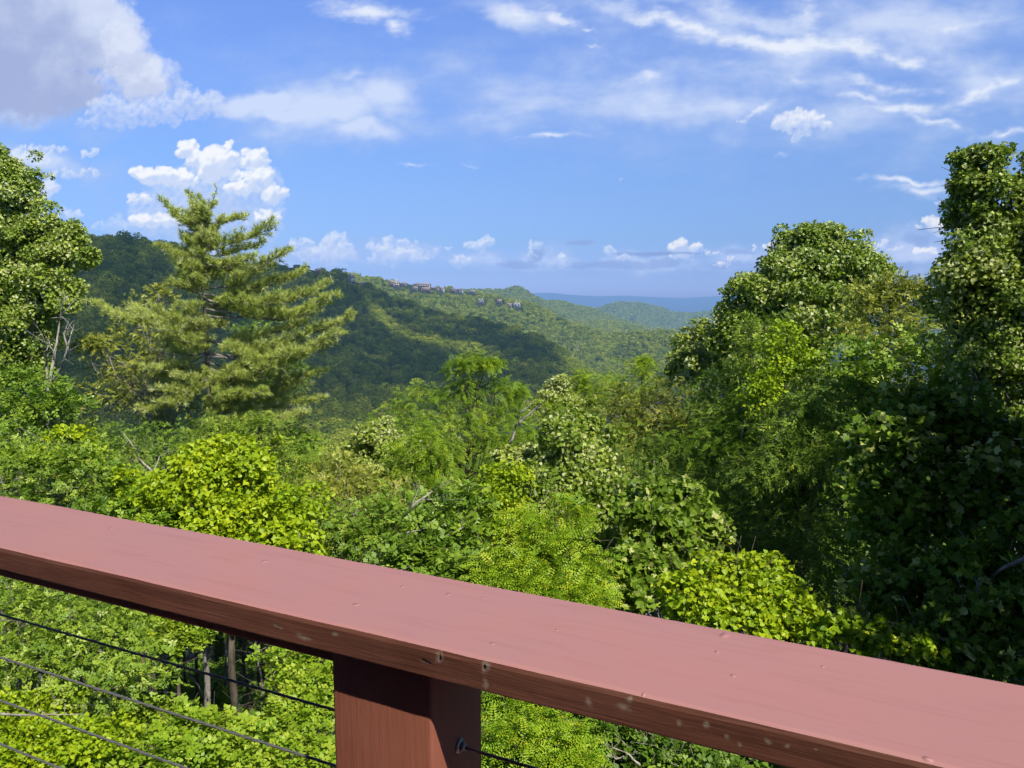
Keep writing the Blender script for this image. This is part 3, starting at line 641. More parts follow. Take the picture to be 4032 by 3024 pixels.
def forest_on(nm, size, name, label, conifer=0.08, xmin=None, xmax=None, dens=1.0):
    d = LAY[nm]; x0 = d['crest'][0][0] if xmin is None else xmin; x1 = d['crest'][-1][0] if xmax is None else xmax
    pts = []; sc = []; kd = []
    rng = np.random.default_rng(len(name) + int(size)); s = 0.0
    px = x0; spots = [(hx, house_spot(hx, hy, hh, hr), hw) for (hx, hy, hw, hh, hr, *_r) in HZ]
    spots = [(hx, sp_[1], hw) for hx, sp_, hw in spots if sp_[0] == nm]
    # walk columns about one crown apart
    rmid = interp(d['crest'], (x0 + x1) / 2, 2)
    step_px = size * 0.62 / (rmid * 0.8) * F * K / dens
    while px < x1:
        prev = hill_point(nm, px, 0.0); s = 0.0; acc = 0
        ns = 200
        for j in range(ns + 1):
            q = hill_point(nm, px + rng.uniform(-.4, .4) * step_px, j / ns)
            acc += math.hypot(math.hypot(*(q - prev)[:2]), (q - prev)[2]); prev = q
            if acc > size * 0.66 / dens:
                acc = rng.uniform(-0.3, 0.3) * size
                pyq = interp(d['crest'], px, 1) * (1 - j / ns) + interp(d['foot'], px, 1) * j / ns
                if any(abs(px - hx) < hw * .62 and hb - 3 < pyq < hb + (19 if nm == 'A' else 11) for hx, hb, hw in spots): continue
                cluster = mnoise.noise(Vector((q[0] * 0.006, q[1] * 0.006, 3)))
                con = rng.random() < conifer * (3.0 if cluster > 0.25 else 0.4)
                h = size * (rng.uniform(0.62, 1.0) + 0.65 * rng.random() ** 3) * (1.0 if con else 1)
                pts.append(q - np.array([0, 0, 0.05 * h])); sc.append(h); kd.append(int(rng.integers(7, 9)) if con else int(rng.integers(0, 7)))
        px += step_px * rng.uniform(0.8, 1.2)
    print(name, len(pts))
    return scatter_object(name, pts, sc, kd, label)
forest_on('A', 12.0, 'forest', 'dark green woodland covering the large near hill under cloud shadow', conifer=0.012)
forest_on('B', 11.0, 'forest', 'sunlit green woodland on the long ridge behind the near hill, with houses among it', conifer=0.12)
forest_on('B2', 14.0, 'forest', 'hazy green woodland on the low spur right of the long ridge', conifer=0)
forest_on('C', 12.0, 'forest', 'hazy woodland on the pointed knob beyond the long ridge', conifer=0)
forest_on('D', 16.0, 'forest', 'blue green woodland over the rounded hills in the middle of the horizon', conifer=0)
def valley_forest():
    rng = np.random.default_rng(5); pts = []; sc = []; kd = []
    for _ in range(2600):
        r = math.sqrt(rng.uniform(95 ** 2, 320 ** 2)); a = rng.uniform(-0.75, 0.75); x = r * math.sin(a); y = r * math.cos(a)
        h = rng.uniform(9, 14); pts.append((x, y, ground_z(x, y) + 2)); sc.append(h); kd.append(int(rng.integers(0, 7)))
    scatter_object('forest', pts, sc, kd, 'green tree tops filling the valley floor below the near hill')
valley_forest()

# --- added unseen sheet, shaped and holed to cast cloud shade on the near hill
def shadow_clouds():
    m, nt = new_mat('cloud_shade_sheet'); T = NT(nt); p = T.n('ShaderNodeBsdfPrincipled'); p.inputs['Base Color'].default_value = (0.85, 0.86, 0.9, 1); p.inputs['Roughness'].default_value = 1
    p.inputs['Specular IOR Level'].default_value = 0; T.out(p.outputs[0])
    def seg(px, py, x0, y0, x1, y1, w0, w1):
        dx, dy = x1 - x0, y1 - y0; t = max(0, min(1, ((px - x0) * dx + (py - y0) * dy) / (dx * dx + dy * dy)))
        return math.hypot(px - x0 - t * dx, (py - y0 - t * dy)) / (w0 + (w1 - w0) * t)
    def shaded(px, py):
        n = 0.35 * mnoise.noise(Vector((px / 55, py / 40, 2))) + 0.25 * mnoise.noise(Vector((px / 20, py / 16, 5)))
        d = random.uniform(-.5, .5)
        if seg(px, py, 802, 672, 868, 724, 10, 8) + 1.5 * n + d < 1.0: return False
        if seg(px, py, 876, 732, 1050, 770, 6, 9) + 1.5 * n + d < 1.0: return False
        if seg(px, py, 1240, 780, 1330, 880, 26, 40) + n + d < 1.0: return False
        if py + 110 * d > 925 + 45 * n - (px - 700) * 0.08 and px > 560: return False
        if n + d * .5 > 0.52 and py > 690: return False
        if random.random() < .15 + .18 * mnoise.noise(Vector((px / 160, py / 60, 8))): return False
        return True
    nx, ny = 210, 90; idx = {}; V = []; faces = []
    Hc = 1500.0; Th = 1.5
    px0, px1 = -480, 1420
    cells = [[shaded(px0 + (px1 - px0) * (i + .5) / nx, interp(LAY['A']['crest'], px0 + (px1 - px0) * (i + .5) / nx, 1) * (1 - (j + .5) / ny) + 1010 * (j + .5) / ny) for j in range(ny)] for i in range(nx)]
    P = {}
    for i in range(nx + 1):
        px = px0 + (px1 - px0) * i / nx
        for j in range(ny + 1):
            s = (j / ny) * 0.9; q = hill_point('A', px, s); q = q + np.array([0, 0, 7 if j else 18]); t = (Hc - q[2]) / SUN[2]; P[i, j] = q + SUN * t
    def vid(i, j, top):
        k = (i, j, top)
        if k not in idx:
            q = P[i, j].copy(); q[2] = Hc + (Th if top else 0) + 9 * mnoise.noise(Vector((q[0] / 40, q[1] / 40, 3))); q[:2] += 3 * np.array([mnoise.noise(Vector((i * .7, j * .7, 1))), mnoise.noise(Vector((i * .7, j * .7, 4)))])
            idx[k] = len(V); V.append(q)
        return idx[k]
    for i in range(nx):
        for j in range(ny):
            if not cells[i][j]: continue
            faces.append((vid(i, j, 0), vid(i, j + 1, 0), vid(i + 1, j + 1, 0), vid(i + 1, j, 0)))
            faces.append((vid(i, j, 1), vid(i + 1, j, 1), vid(i + 1, j + 1, 1), vid(i, j + 1, 1)))
            for (di, dj, a, b) in ((-1, 0, (i, j), (i, j + 1)), (1, 0, (i + 1, j + 1), (i + 1, j)), (0, -1, (i + 1, j), (i, j)), (0, 1, (i, j + 1), (i + 1, j + 1))):
                ii, jj = i + di, j + dj
                if not (0 <= ii < nx and 0 <= jj < ny) or not cells[ii][jj]:
                    faces.append((vid(*a, 0), vid(*b, 0), vid(*b, 1), vid(*a, 1)))
    mb = MB(); mb.add(V, faces); o = link('cloud', mb.mesh('cloud', True), m); tag(o, kind='structure')
shadow_clouds()

# ------------------------------------------------------------------ houses on the ridge
def flat_mat(name, c, rough=0.8, hz=True, v=0.25):
    m, nt = new_mat(name); T = NT(nt); pos = T.n('ShaderNodeNewGeometry').outputs['Position']
    n = T.noise(T.mapping(pos, sc=(1, 1, 3)), 0.8, 4); p = T.n('ShaderNodeBsdfPrincipled')
    T.lk(T.mix(n, tuple(x * (1 - v) for x in c), tuple(min(1, x * (1 + v)) for x in c)), p.inputs['Base Color']); p.inputs['Roughness'].default_value = rough
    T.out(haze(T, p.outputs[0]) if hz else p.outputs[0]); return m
HM = {'white': flat_mat('white_siding', (0.80, 0.77, 0.72)), 'tan': flat_mat('tan_siding', (0.62, 0.52, 0.41)), 'brown': flat_mat('brown_siding', (0.38, 0.27, 0.21)), 'grey': flat_mat('grey_siding', (0.52, 0.51, 0.50)),
      'r_grey': flat_mat('grey_shingle', (0.30, 0.29, 0.30)), 'r_brown': flat_mat('brown_shingle', (0.34, 0.28, 0.24)), 'r_dark': flat_mat('dark_shingle', (0.17, 0.165, 0.17)), 'r_red': flat_mat('red_roof', (0.5, 0.13, 0.06)), 'glass': flat_mat('window_pane', (0.05, 0.07, 0.09), 0.15), 'deckw': flat_mat('grey_decking', (0.42, 0.36, 0.30))}
def house(c, wpx, hpx, wall, roof, label, gables=1, chimney=False, yaw=0.0):
    layer_r = math.hypot(c[0], c[1]); w = m_of(wpx, layer_r) * .78; h = m_of(hpx, layer_r) * 0.48; rh = m_of(hpx, layer_r) * 0.38; dp = max(8.0, w * 0.55)
    root = empty('ridge_house', (c[0], c[1], c[2] + 1.0), math.radians(yaw)); tag(root, label, 'house', 'houses along the far ridge')
    mb = MB(); mb.box((-w / 2, -dp / 2, -2.5), (w / 2, dp / 2, h)); link('wall', mb.mesh('wall'), HM[wall], root)
    gw = w / gables
    for g in range(gables):
        x0 = -w / 2 + g * gw; mb = MB(); ov = gw * 0.05
        if gables == 1:   # ridge along x, slope faces the viewer
            V = [(x0 - 1, -dp / 2 - 1, h), (x0 + gw + 1, -dp / 2 - 1, h), (x0 + gw + 1, dp / 2 + 1, h), (x0 - 1, dp / 2 + 1, h), (x0 + gw * .08, 0, h + rh), (x0 + gw * .92, 0, h + rh)]
            mb.add(V, [(0, 1, 5, 4), (2, 3, 4, 5), (0, 4, 3), (1, 2, 5), (0, 3, 2, 1)])
        else:
            V = [(x0 - ov, -dp / 2 - 1, h), (x0 + gw + ov, -dp / 2 - 1, h), (x0 + gw / 2, -dp / 2 - 1, h + rh), (x0 - ov, dp / 2 + 1, h), (x0 + gw + ov, dp / 2 + 1, h), (x0 + gw / 2, dp / 2 + 1, h + rh)]
            mb.add(V, [(0, 3, 5, 2), (1, 2, 5, 4), (3, 4, 5), (0, 1, 4, 3)])
            mw = MB(); mw.add([(x0, -dp / 2 - 1.03, h), (x0 + gw, -dp / 2 - 1.03, h), (x0 + gw / 2, -dp / 2 - 1.03, h + rh * .9)], [(0, 1, 2)]); link('gable', mw.mesh('gable'), HM[wall], root)
        ro = link('roof', mb.mesh('roof'), HM[roof], root)
        if chimney and g == 0:
            mc2 = MB(); mc2.box((x0 + gw * .7, -1, h), (x0 + gw * .7 + 1.6, 1, h + rh * 1.6)); link('chimney', mc2.mesh('chimney'), HM['tan'], ro)
    nwin = max(2, int(w / 4.5))
    for k in range(nwin):
        for zz in ((h * .15, h * .45), (h * .6, h * .9)):
            mb = MB(); xc = -w / 2 + (k + .5) * w / nwin; ww = w / nwin * 0.36
            mb.box((xc - ww / 2, -dp / 2 - 0.12, zz[0]), (xc + ww / 2, -dp / 2 + 0.1, zz[1])); link('window', mb.mesh('window'), HM['glass'], root)
    mb = MB(); mb.box((-w * .5, -dp / 2 - 3, -0.4 + h * .5), (w * .5, -dp / 2 - 0.15, h * .5)); mb.box((-w * .48, -dp / 2 - 2.9, -3), (-w * .45, -dp / 2 - 2.5, -0.4 + h * .5)); mb.box((w * .45, -dp / 2 - 2.9, -3), (w * .48, -dp / 2 - 2.5, -0.4 + h * .5))
    link('balcony', mb.mesh('balcony'), HM['deckw'], root)

for (px, py, w, h, r, wa, ro, lab, g, ch) in HZ:
    nm, by, sq = house_spot(px, py, h, r); q = hill_point(nm, px, sq)
    house(q, w, h, wa, ro, lab, g, bool(ch), yaw=random.uniform(-14, 14))

# ------------------------------------------------------------------ leaves
def _mir(half, tipfaces):
    return half
TEM = {}
# a folded pointed leaf (two quads)
TEM['broad'] = (np.array([(0, 0, 0), (.27, .32, .09), (.22, .72, .06), (0, 1, -.06), (-.22, .72, .06), (-.27, .32, .09)]), [(0, 1, 2, 3), (0, 3, 4, 5)])
# a four-lobed tulip tree leaf
TEM['tulip'] = (np.array([(0, 0, 0), (.38, .04, .06), (.52, .42, .10), (.30, .52, .05), (.42, .92, .02), (0, .80, -.04), (-.42, .92, .02), (-.30, .52, .05), (-.52, .42, .10), (-.38, .04, .06)]),
                [(0, 1, 2, 3), (0, 3, 4, 5), (0, 5, 6, 7), (0, 7, 8, 9)])
# a heart-shaped grape leaf
TEM['vine'] = (np.array([(0, .08, 0), (.26, -.06, .05), (.52, .22, .10), (.38, .58, .05), (0, 1, -.12), (-.38, .58, .05), (-.52, .22, .10), (-.26, -.06, .05)]), [(0, 1, 2, 3, 4), (0, 4, 5, 6, 7)])
TEM['narrow'] = (np.array([(0, 0, 0), (.15, .4, .05), (0, 1, -.22), (-.15, .4, .05)]), [(0, 1, 2, 3)])
def _pinnate(n=6, ll=.22, w=.07):
    V = []; Fc = []
    for i in range(n):
        y = .14 + .74 * i / (n - 1); l = ll * (1 - .35 * abs(i / (n - 1) - .4))
        for sg in (1, -1):
            b = len(V); z = -.22 * y * y
            V += [(0, y, z), (sg * l * .5, y - w * .3, z + .03), (sg * l, y + .05, z - .02), (sg * l * .5, y + w, z + .03)]; Fc.append((b, b + 1, b + 2, b + 3) if sg > 0 else (b, b + 3, b + 2, b + 1))
    b = len(V); V += [(0, .88, -.18), (w * .6, .96, -.2), (0, 1.08, -.28), (-w * .6, .96, -.2)]; Fc.append((b, b + 1, b + 2, b + 3))
    return np.array(V), Fc
TEM['pinnate'] = _pinnate()
def _spray(n, size, seed, w=.5, spread=.9):
    rng = np.random.default_rng(seed); V = []; Fc = []
    for i in range(n):
        y = .1 + .85 * i / n; sg = 1 if i % 2 else -1
        a = sg * rng.uniform(.5, 1.2) * spread; o = np.array([0, y, -.1 * y * y]); d = np.array([math.sin(a), math.cos(a), rng.uniform(-.35, .3)]); d /= np.linalg.norm(d)
        s_ = np.cross(d, (rng.uniform(-.4, .4), 0, 1)); s_ /= np.linalg.norm(s_); s1 = size * rng.uniform(.75, 1.25)
        b = len(V); V += [o, o + d * s1 * .45 + s_ * s1 * w * .5, o + d * s1, o + d * s1 * .45 - s_ * s1 * w * .5]; Fc.append((b, b + 1, b + 2, b + 3))
    return np.array(V), Fc
TEM['spray'] = _spray(7, .34, 3)
TEM['droop'] = _spray(6, .5, 5, w=.26, spread=.6)
TEM['maple'] = _spray(5, .42, 9, w=.8, spread=1.1)
def _tuft(n=16, seed=4):
    rng = np.random.default_rng(seed); V = []; Fc = []
    for i in range(n):
        a = 6.283 * i / n + rng.uniform(-.2, .2); e = rng.uniform(.15, 1.15); base = rng.uniform(0, .45)
        d = np.array([math.cos(a) * math.sin(e), math.cos(e), math.sin(a) * math.sin(e)]); l = rng.uniform(.6, .85)
        s_ = np.cross(d, (.3, .5, .8)); s_ /= np.linalg.norm(s_); o = np.array([0, base, 0])
        b = len(V); V += [o + s_ * .036, o - s_ * .036, o + d * l]; Fc.append((b, b + 1, b + 2))
    return np.array(V), Fc
TEM['tuft'] = _tuft()

def leaves(tem, P, N, D, S, tint, tv=0.06, rng=None):
    """leaf meshes: P base points, N face normals, D growing directions, S lengths"""
    V0, F0 = TEM[tem]; n = len(P); k = len(V0)
    N = N / (np.linalg.norm(N, axis=1, keepdims=True) + 1e-9)
    Y = D - (D * N).sum(1, keepdims=True) * N; Y /= (np.linalg.norm(Y, axis=1, keepdims=True) + 1e-9); X = np.cross(Y, N)
    if tem == 'tuft':
        Y = D / (np.linalg.norm(D, axis=1, keepdims=True) + 1e-9); X = np.cross(Y, N); X /= (np.linalg.norm(X, axis=1, keepdims=True) + 1e-9); N = np.cross(X, Y)
    V = P[:, None, :] + S[:, None, None] * (V0[None, :, 0:1] * X[:, None, :] + V0[None, :, 1:2] * Y[:, None, :] + V0[None, :, 2:3] * N[:, None, :])
    fl = np.concatenate([np.array(f) for f in F0]); fs = np.array([len(f) for f in F0])
    L = (np.arange(n)[:, None] * k + fl[None, :]).ravel(); Z = np.tile(fs, n)
    t = np.repeat(tint, len(F0)); t = np.clip(t + (rng or RNG).normal(size=len(t)) * tv, 0, 1)
    return V.reshape(-1, 3), L, Z, t
def unit(a): return a / (np.linalg.norm(a, axis=-1, keepdims=True) + 1e-9)

SPEC = {  # template, leaf length m, clump radius m, leaves per clump area, droop, share of leaves painted pale as sun highlights, fold of the normal to the outside, twig density
 'tulip':  dict(tem='tulip', size=.106, cl=.50, dens=.95, droop=.35, pale=.17, up=.35, outw=.75, rnd=.75, mat='tulip', bark='bark_grey', base=.45),
 'tulipd': dict(tem='tulip', size=.115, cl=.48, dens=.9, droop=.35, pale=.10, up=.5, outw=.5, rnd=.7, mat='tulip_dark', bark='bark_grey', base=.42),
 'maple':  dict(tem='maple', size=.26, cl=.50, dens=.6, droop=.2, pale=.02, up=.8, outw=.4, rnd=.5, mat='shrub', bark='bark_grey', base=.45),
 'olive':  dict(tem='spray', size=.27, cl=.50, dens=.55, droop=.15, pale=.08, up=.7, outw=.4, rnd=.6, mat='olive', bark='bark_grey', base=.45),
 'shrub':  dict(tem='spray', size=.20, cl=.38, dens=.75, droop=.1, pale=.015, up=.7, outw=.5, rnd=.6, mat='shrub', bark='bark_grey', base=.5),
 'locust': dict(tem='pinnate', size=.30, cl=.50, dens=.55, droop=.3, pale=.02, up=1.0, outw=.35, rnd=.45, mat='locust', bark='bark', base=.5),
 'locusty': dict(tem='pinnate', size=.24, cl=.36, dens=.60, droop=.2, pale=.05, up=.9, outw=.4, rnd=.5, mat='locust_young', bark='bark', base=.5),
 'vine':   dict(tem='vine', size=.076, cl=.26, dens=.72, droop=.5, pale=.03, up=.6, outw=.5, rnd=.85, mat='vine', bark='bark', base=.56),
 'cherry': dict(tem='droop', size=.24, cl=.46, dens=.75, droop=1.1, pale=.03, up=.6, outw=.6, rnd=.45, mat='cherry', bark='bark', base=.45),
 'weed':   dict(tem='maple', size=.24, cl=.34, dens=.6, droop=.3, pale=.015, up=.9, outw=.4, rnd=.5, mat='weed', bark='bark', base=.5),
}
def crown_mesh(name, lobes3, sp, rng, count_mul=1.0, tint_off=0.0, size_mul=1.0):
    """lobes3: (centre, radii) ellipsoids; returns mesh and clump centres"""
    s = SPEC[sp]; C = []; CR = []; CO = []; LT = []
    for (c, r) in lobes3:
        c = np.asarray(c); r = np.asarray(r, float)
        cl = min(s['cl'] * size_mul, r.min() * .55)
        area = 4 * math.pi * ((r[0] * r[1]) ** 1.6 / 3 + (r[0] * r[2]) ** 1.6 / 3 + (r[1] * r[2]) ** 1.6 / 3) ** (1 / 1.6)
        k = max(6, int(area / (cl * cl * 1.75)))
        d = unit(rng.normal(size=(k, 3))); d[:, 2] = np.where(d[:, 2] < -.55, -d[:, 2], d[:, 2])
        q = rng.uniform(.60, 1.0, k); q = np.where(rng.random(k) < .22, rng.uniform(.25, .6, k), q)
        lump = np.array([mnoise.noise(Vector(tuple(dd * 1.9 + c * .37))) for dd in d]) * .42 + rng.normal(size=k) * .10
        q = q * (1 + lump); spr = rng.random(k) < .16; q = np.where(spr, q * rng.uniform(1.1, 1.5, k), q)
        C.append(c + d * r * q[:, None]); CR.append(cl * rng.uniform(.6, 1.35, k) * np.where(spr, .6, 1)); CO.append(unit(d / r)); LT.append(rng.normal(size=k) * .11)
    C = np.concatenate(C); CR = np.concatenate(CR); CO = np.concatenate(CO); LT = np.concatenate(LT)
    V0, _ = TEM[s['tem']]; sz = s['size'] * size_mul
    per = np.maximum(8, (4 * math.pi * CR ** 2 / (sz * sz) * s['dens'] * .62 * count_mul)).astype(int)
    idx = np.repeat(np.arange(len(C)), per); n = len(idx)
    d = unit(rng.normal(size=(n, 3)) + .55 * CO[idx] + np.array([0, 0, .25])); rad = CR[idx] * rng.uniform(.35, 1.1, n) ** .8
    P = C[idx] + d * rad[:, None] * np.array([1, 1, .78])
    N = s['up'] * np.array([0, 0, 1.0]) + s['outw'] * unit(d + CO[idx]) + s['rnd'] * rng.normal(size=(n, 3))
    D = d + .4 * CO[idx] + rng.normal(size=(n, 3)) * .45 + np.array([0, 0, -s['droop']])
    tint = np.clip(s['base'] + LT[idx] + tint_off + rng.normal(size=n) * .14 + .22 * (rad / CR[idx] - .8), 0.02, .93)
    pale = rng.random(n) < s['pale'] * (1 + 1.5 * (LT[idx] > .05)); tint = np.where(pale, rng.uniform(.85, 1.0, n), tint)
    S = sz * rng.uniform(.7, 1.25, n)
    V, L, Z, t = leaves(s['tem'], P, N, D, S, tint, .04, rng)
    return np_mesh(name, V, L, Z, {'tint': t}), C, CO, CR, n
TOTAL = [0]
def limb(mb, p0, p1, r0, r1, rng, seg=6, wob=.08, sag=0.0, sides=6):
    p0 = np.asarray(p0, float); p1 = np.asarray(p1, float); L = np.linalg.norm(p1 - p0); pts = []; off = np.zeros(3)
    for i in range(seg + 1):
        t = i / seg; p = p0 + (p1 - p0) * t; w = math.sin(math.pi * t)
        if 0 < i < seg: off = off * .5 + rng.normal(size=3) * wob * L * .5
        pts.append(p + off * w + np.array([0, 0, -sag * L * w]))
    mb.tube(pts, [r0 + (r1 - r0) * (i / seg) ** .8 for i in range(seg + 1)], sides)
    return pts
def trunk_mesh(C, CO, base, top, rad, rng, nl=26, bare=.5):
    mb = MB(); n = 12; ax = []
    base = np.asarray(base, float); top = np.asarray(top, float)
    for i in range(n + 1):
        t = i / n; p = base + (top - base) * t + np.array([mnoise.noise(Vector((t * 2.2, base[0], 1))), mnoise.noise(Vector((t * 2.2, base[0], 9))), 0]) * .05 * np.linalg.norm(top - base) * math.sin(math.pi * min(1, t * 1.0))
        ax.append(p)
    mb.tube(ax, [rad * (1.25 if i == 0 else 1) * (1 - .82 * (i / n)) for i in range(n + 1)], 9)
    ids = rng.permutation(len(C))[:nl]
    for i in ids:
        c = C[i] - CO[i] * .1; h = (c[2] - base[2]) / max(.1, (top[2] - base[2])); h0 = max(.18, min(.93, h - rng.uniform(.08, .3)))
        k = h0 * n; a = ax[int(k)] + (ax[min(n, int(k) + 1)] - ax[int(k)]) * (k - int(k))
        r0 = rad * (1 - .82 * h0) * .5
        pts = limb(mb, a, c, r0, max(.006, r0 * .18), rng, 6, .07, .03, 5)
        for q in range(3):
            j = rng.integers(2, 6); e = pts[j] + unit(rng.normal(size=3) + CO[i]) * rng.uniform(.4, 1.0); limb(mb, pts[j], e, r0 * .28, .004, rng, 3, .12, 0, 4)
    return mb.mesh('trunk', True)
def T3(lobes):
    out = []
    for L_ in lobes:
        px, py, Y, rx, ry = L_[:5]; dr = L_[5] if len(L_) > 5 else 1.0
        c = at(px, py, Y); a = m_of(rx, Y) * 1.05; b = m_of(ry, Y) * 1.05; out.append((c, (a, min(a, b * 1.4) * dr, b)))
    return out
def tree(name, lobes, sp, label, cat='tree', group=None, mul=1.0, rad=None, nl=26, bark=None, seed=0, base_dx=0.0, tint=0.0, top=None, size=1.0, basexy=None):
    rng = np.random.default_rng(seed * 97 + len(label) * 13 + int(abs(lobes[0][0])) + 5)
    L3 = T3(lobes); cs = np.array([c for c, r in L3]); ws = np.array([r[0] * r[2] for c, r in L3]); mid = (cs * ws[:, None]).sum(0) / ws.sum()
    bx, by = (mid[0] + base_dx, mid[1]) if basexy is None else basexy
    bz = ground_z(bx, by); root = empty(name, (bx, by, bz)); o3 = np.array([bx, by, bz])
    L3 = [(c - o3, r) for c, r in L3]
    me, C, CO, CR, n = crown_mesh('crown', L3, sp, rng, mul, tint, size)
    TOTAL[0] += n
    hi = max(L3, key=lambda q: q[0][2] + q[1][2] * .5); tp = hi[0] + np.array([0, 0, hi[1][2] * .45]) if top is None else at(*top) - o3
    H = tp[2]; rad = rad or max(.03, min(.26, .013 * H + .02))
    tm = trunk_mesh(C, CO, (0, 0, -.3), tp, rad, rng, nl)
    tm.materials.append(G[bark or SPEC[sp]['bark']]); link('trunk' if cat == 'tree' else 'stem', tm, None, root)
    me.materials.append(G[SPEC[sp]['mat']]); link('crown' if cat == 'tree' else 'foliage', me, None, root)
    tag(root, label, cat, group); return root

# --- left side
tree('tulip_tree', [(20, 430, 34, 60, 75), (-30, 520, 34, 95, 120), (70, 560, 33, 70, 85), (150, 560, 33, 42, 60), (30, 680, 33, 100, 100), (120, 640, 32.5, 45, 60), (-60, 760, 34, 90, 100), (150, 505, 33, 26, 28), (185, 560, 32.5, 20, 26), (40, 790, 33, 70, 60), (-10, 365, 34, 30, 40)],
     'tulip', 'tall broad-leaved tree with sunlit crown at the left edge of the view', seed=1, nl=34, mul=1.1, rad=.24, tint=.05)
tree('small_tree', [(30, 850, 27, 60, 60), (90, 900, 27, 60, 50), (20, 930, 26, 60, 40), (150, 880, 27, 40, 45)], 'maple', 'small leafy tree under the tall left-edge tree, reddish stems', bark='bark_red', seed=2, nl=16)
tree('small_tree', [(300, 700, 36, 42, 50), (345, 650, 36, 24, 36), (250, 780, 35, 60, 60), (360, 760, 35, 60, 60), (320, 850, 35, 100, 80), (215, 860, 34, 50, 60), (400, 900, 34, 80, 70), (195, 745, 34, 26, 16)],
     'olive', 'olive green open tree with pale crossing branches, just left of the pine', bark='bark_pale', seed=3, nl=60, mul=.62)
tree('small_tree', [(560, 760, 35, 60, 70), (620, 830, 35, 60, 60), (520, 860, 34, 70, 60)], 'shrub', 'thin green tree growing behind the right half of the pine', bark='bark_pale', seed=4, nl=40, mul=.6)
tree('small_tree', [(620, 985, 30, 60, 45), (665, 980, 31, 40, 36), (690, 1040, 29, 60, 50), (620, 1050, 27, 70, 50), (725, 1090, 26, 55, 50)], 'maple', 'green round topped tree below the right branches of the pine', seed=5, tint=.12, nl=20)
tree('shrub', [(150, 975, 15, 85, 35), (60, 1030, 14, 95, 60), (170, 1040, 14, 95, 60), (240, 1060, 14, 60, 50), (-30, 1000, 14, 80, 60), (250, 1130, 14, 90, 60), (20, 1120, 14, 120, 60)], 'shrub', 'dense dark shrub with small leaves just above the rail at the left edge', 'shrub', seed=6, tint=.02, nl=30, size=.9)
tree('climbing_vine', [(150, 945, 15, 50, 20), (180, 990, 14.5, 60, 20), (60, 985, 14.2, 70, 16), (270, 1040, 13.7, 22, 30)], 'vine', 'light green vine leaves lying over the dark shrub at the left edge', 'vine', seed=7, mul=.5, nl=8)
tree('climbing_vine', [(480, 985, 14, 70, 36), (430, 1040, 13.6, 90, 55), (520, 1050, 13.4, 95, 60), (580, 1120, 13, 90, 60), (500, 1140, 13, 120, 60), (620, 1180, 12.6, 70, 50), (380, 1090, 13.6, 80, 50), (445, 985, 14, 40, 24)], 'vine', 'large mound of bright yellow green grape leaves below the pine', 'vine', seed=8, nl=30, mul=1.15, tint=-0.02)
tree('shrub', [(300, 1110, 13.6, 90, 50), (360, 1150, 13, 80, 50), (300, 1060, 14, 40, 26)], 'weed', 'green leafy shrub between the dark shrub and the yellow vine mound', 'shrub', seed=9, nl=20, size=0.7)
tree('shrub', [(560, 930, 22, 70, 30), (470, 940, 23, 80, 30), (640, 1000, 20, 60, 40)], 'cherry', 'narrow-leaved bush behind the crest of the yellow vine mound', 'shrub', seed=10, tint=.15, nl=12)
tree('small_tree', [(420, 1000, 27, 120, 60), (300, 980, 27, 110, 60), (180, 960, 28, 90, 50)], 'shrub', 'shaded undergrowth tree with bare pale twigs left of the vine mound', bark='bark_pale', seed=11, nl=50, mul=.6, tint=-.08)
# --- centre
tree('locust_tree', [(1020, 785, 28, 34, 24), (985, 800, 28, 22, 22), (1060, 790, 28, 26, 14), (1075, 850, 28, 50, 32), (1000, 850, 28, 34, 26), (930, 870, 28.5, 48, 34), (1090, 900, 28, 50, 30), (960, 920, 28, 90, 50), (860, 900, 28.5, 40, 36), (1030, 960, 27.5, 100, 50), (1120, 850, 28, 14, 16), (900, 960, 27, 90, 50), (1100, 960, 27, 80, 40)],
     'locust', 'feathery locust tree whose high tuft overlaps the shaded hill, centre', seed=12, nl=46, mul=.78, rad=.13)
tree('locust_tree', [(930, 960, 20, 60, 36), (890, 1000, 20, 45, 30), (960, 1010, 20, 36, 30), (940, 1060, 19.5, 50, 30)], 'locust', 'smaller locust with dark crooked trunk in front of the tall one', seed=13, nl=24, tint=.08, mul=.75)
tree('small_tree', [(820, 960, 24, 50, 40), (770, 990, 24, 45, 36), (850, 1010, 23, 60, 45), (800, 1050, 23, 80, 50)], 'tulip', 'pale sunlit round crown left of the locust, before the valley', seed=14, nl=22, tint=.12, size=.75)
tree('small_tree', [(720, 1030, 20, 60, 40), (760, 1080, 18, 90, 60), (680, 1100, 17, 80, 50), (820, 1110, 17, 80, 60)], 'olive', 'olive bush with small glittering leaves right of the vine mound', 'shrub', seed=15, nl=40, bark='bark_pale')
tree('shrub', [(740, 1160, 14, 100, 60), (830, 1180, 13.5, 80, 50), (680, 1150, 14, 60, 50)], 'shrub', 'small-leaved bush right beside the rail, below the olive bush', 'shrub', seed=16, nl=30, tint=.06)
tree('shrub', [(900, 1130, 14, 80, 60), (960, 1180, 13, 80, 60), (1000, 1110, 14, 60, 50), (880, 1220, 12.5, 90, 50), (990, 1250, 12, 70, 40)], 'maple', 'green bush with a bare forked pale branch in front of it', 'shrub', seed=17, nl=40, bark='bark_pale', size=.85)
tree('small_tree', [(1200, 850, 38, 28, 28), (1180, 880, 38, 30, 30), (1225, 890, 38, 40, 36)], 'tulip', 'small pale yellowish tree top between the two locust groups', seed=18, nl=10, tint=0.34)
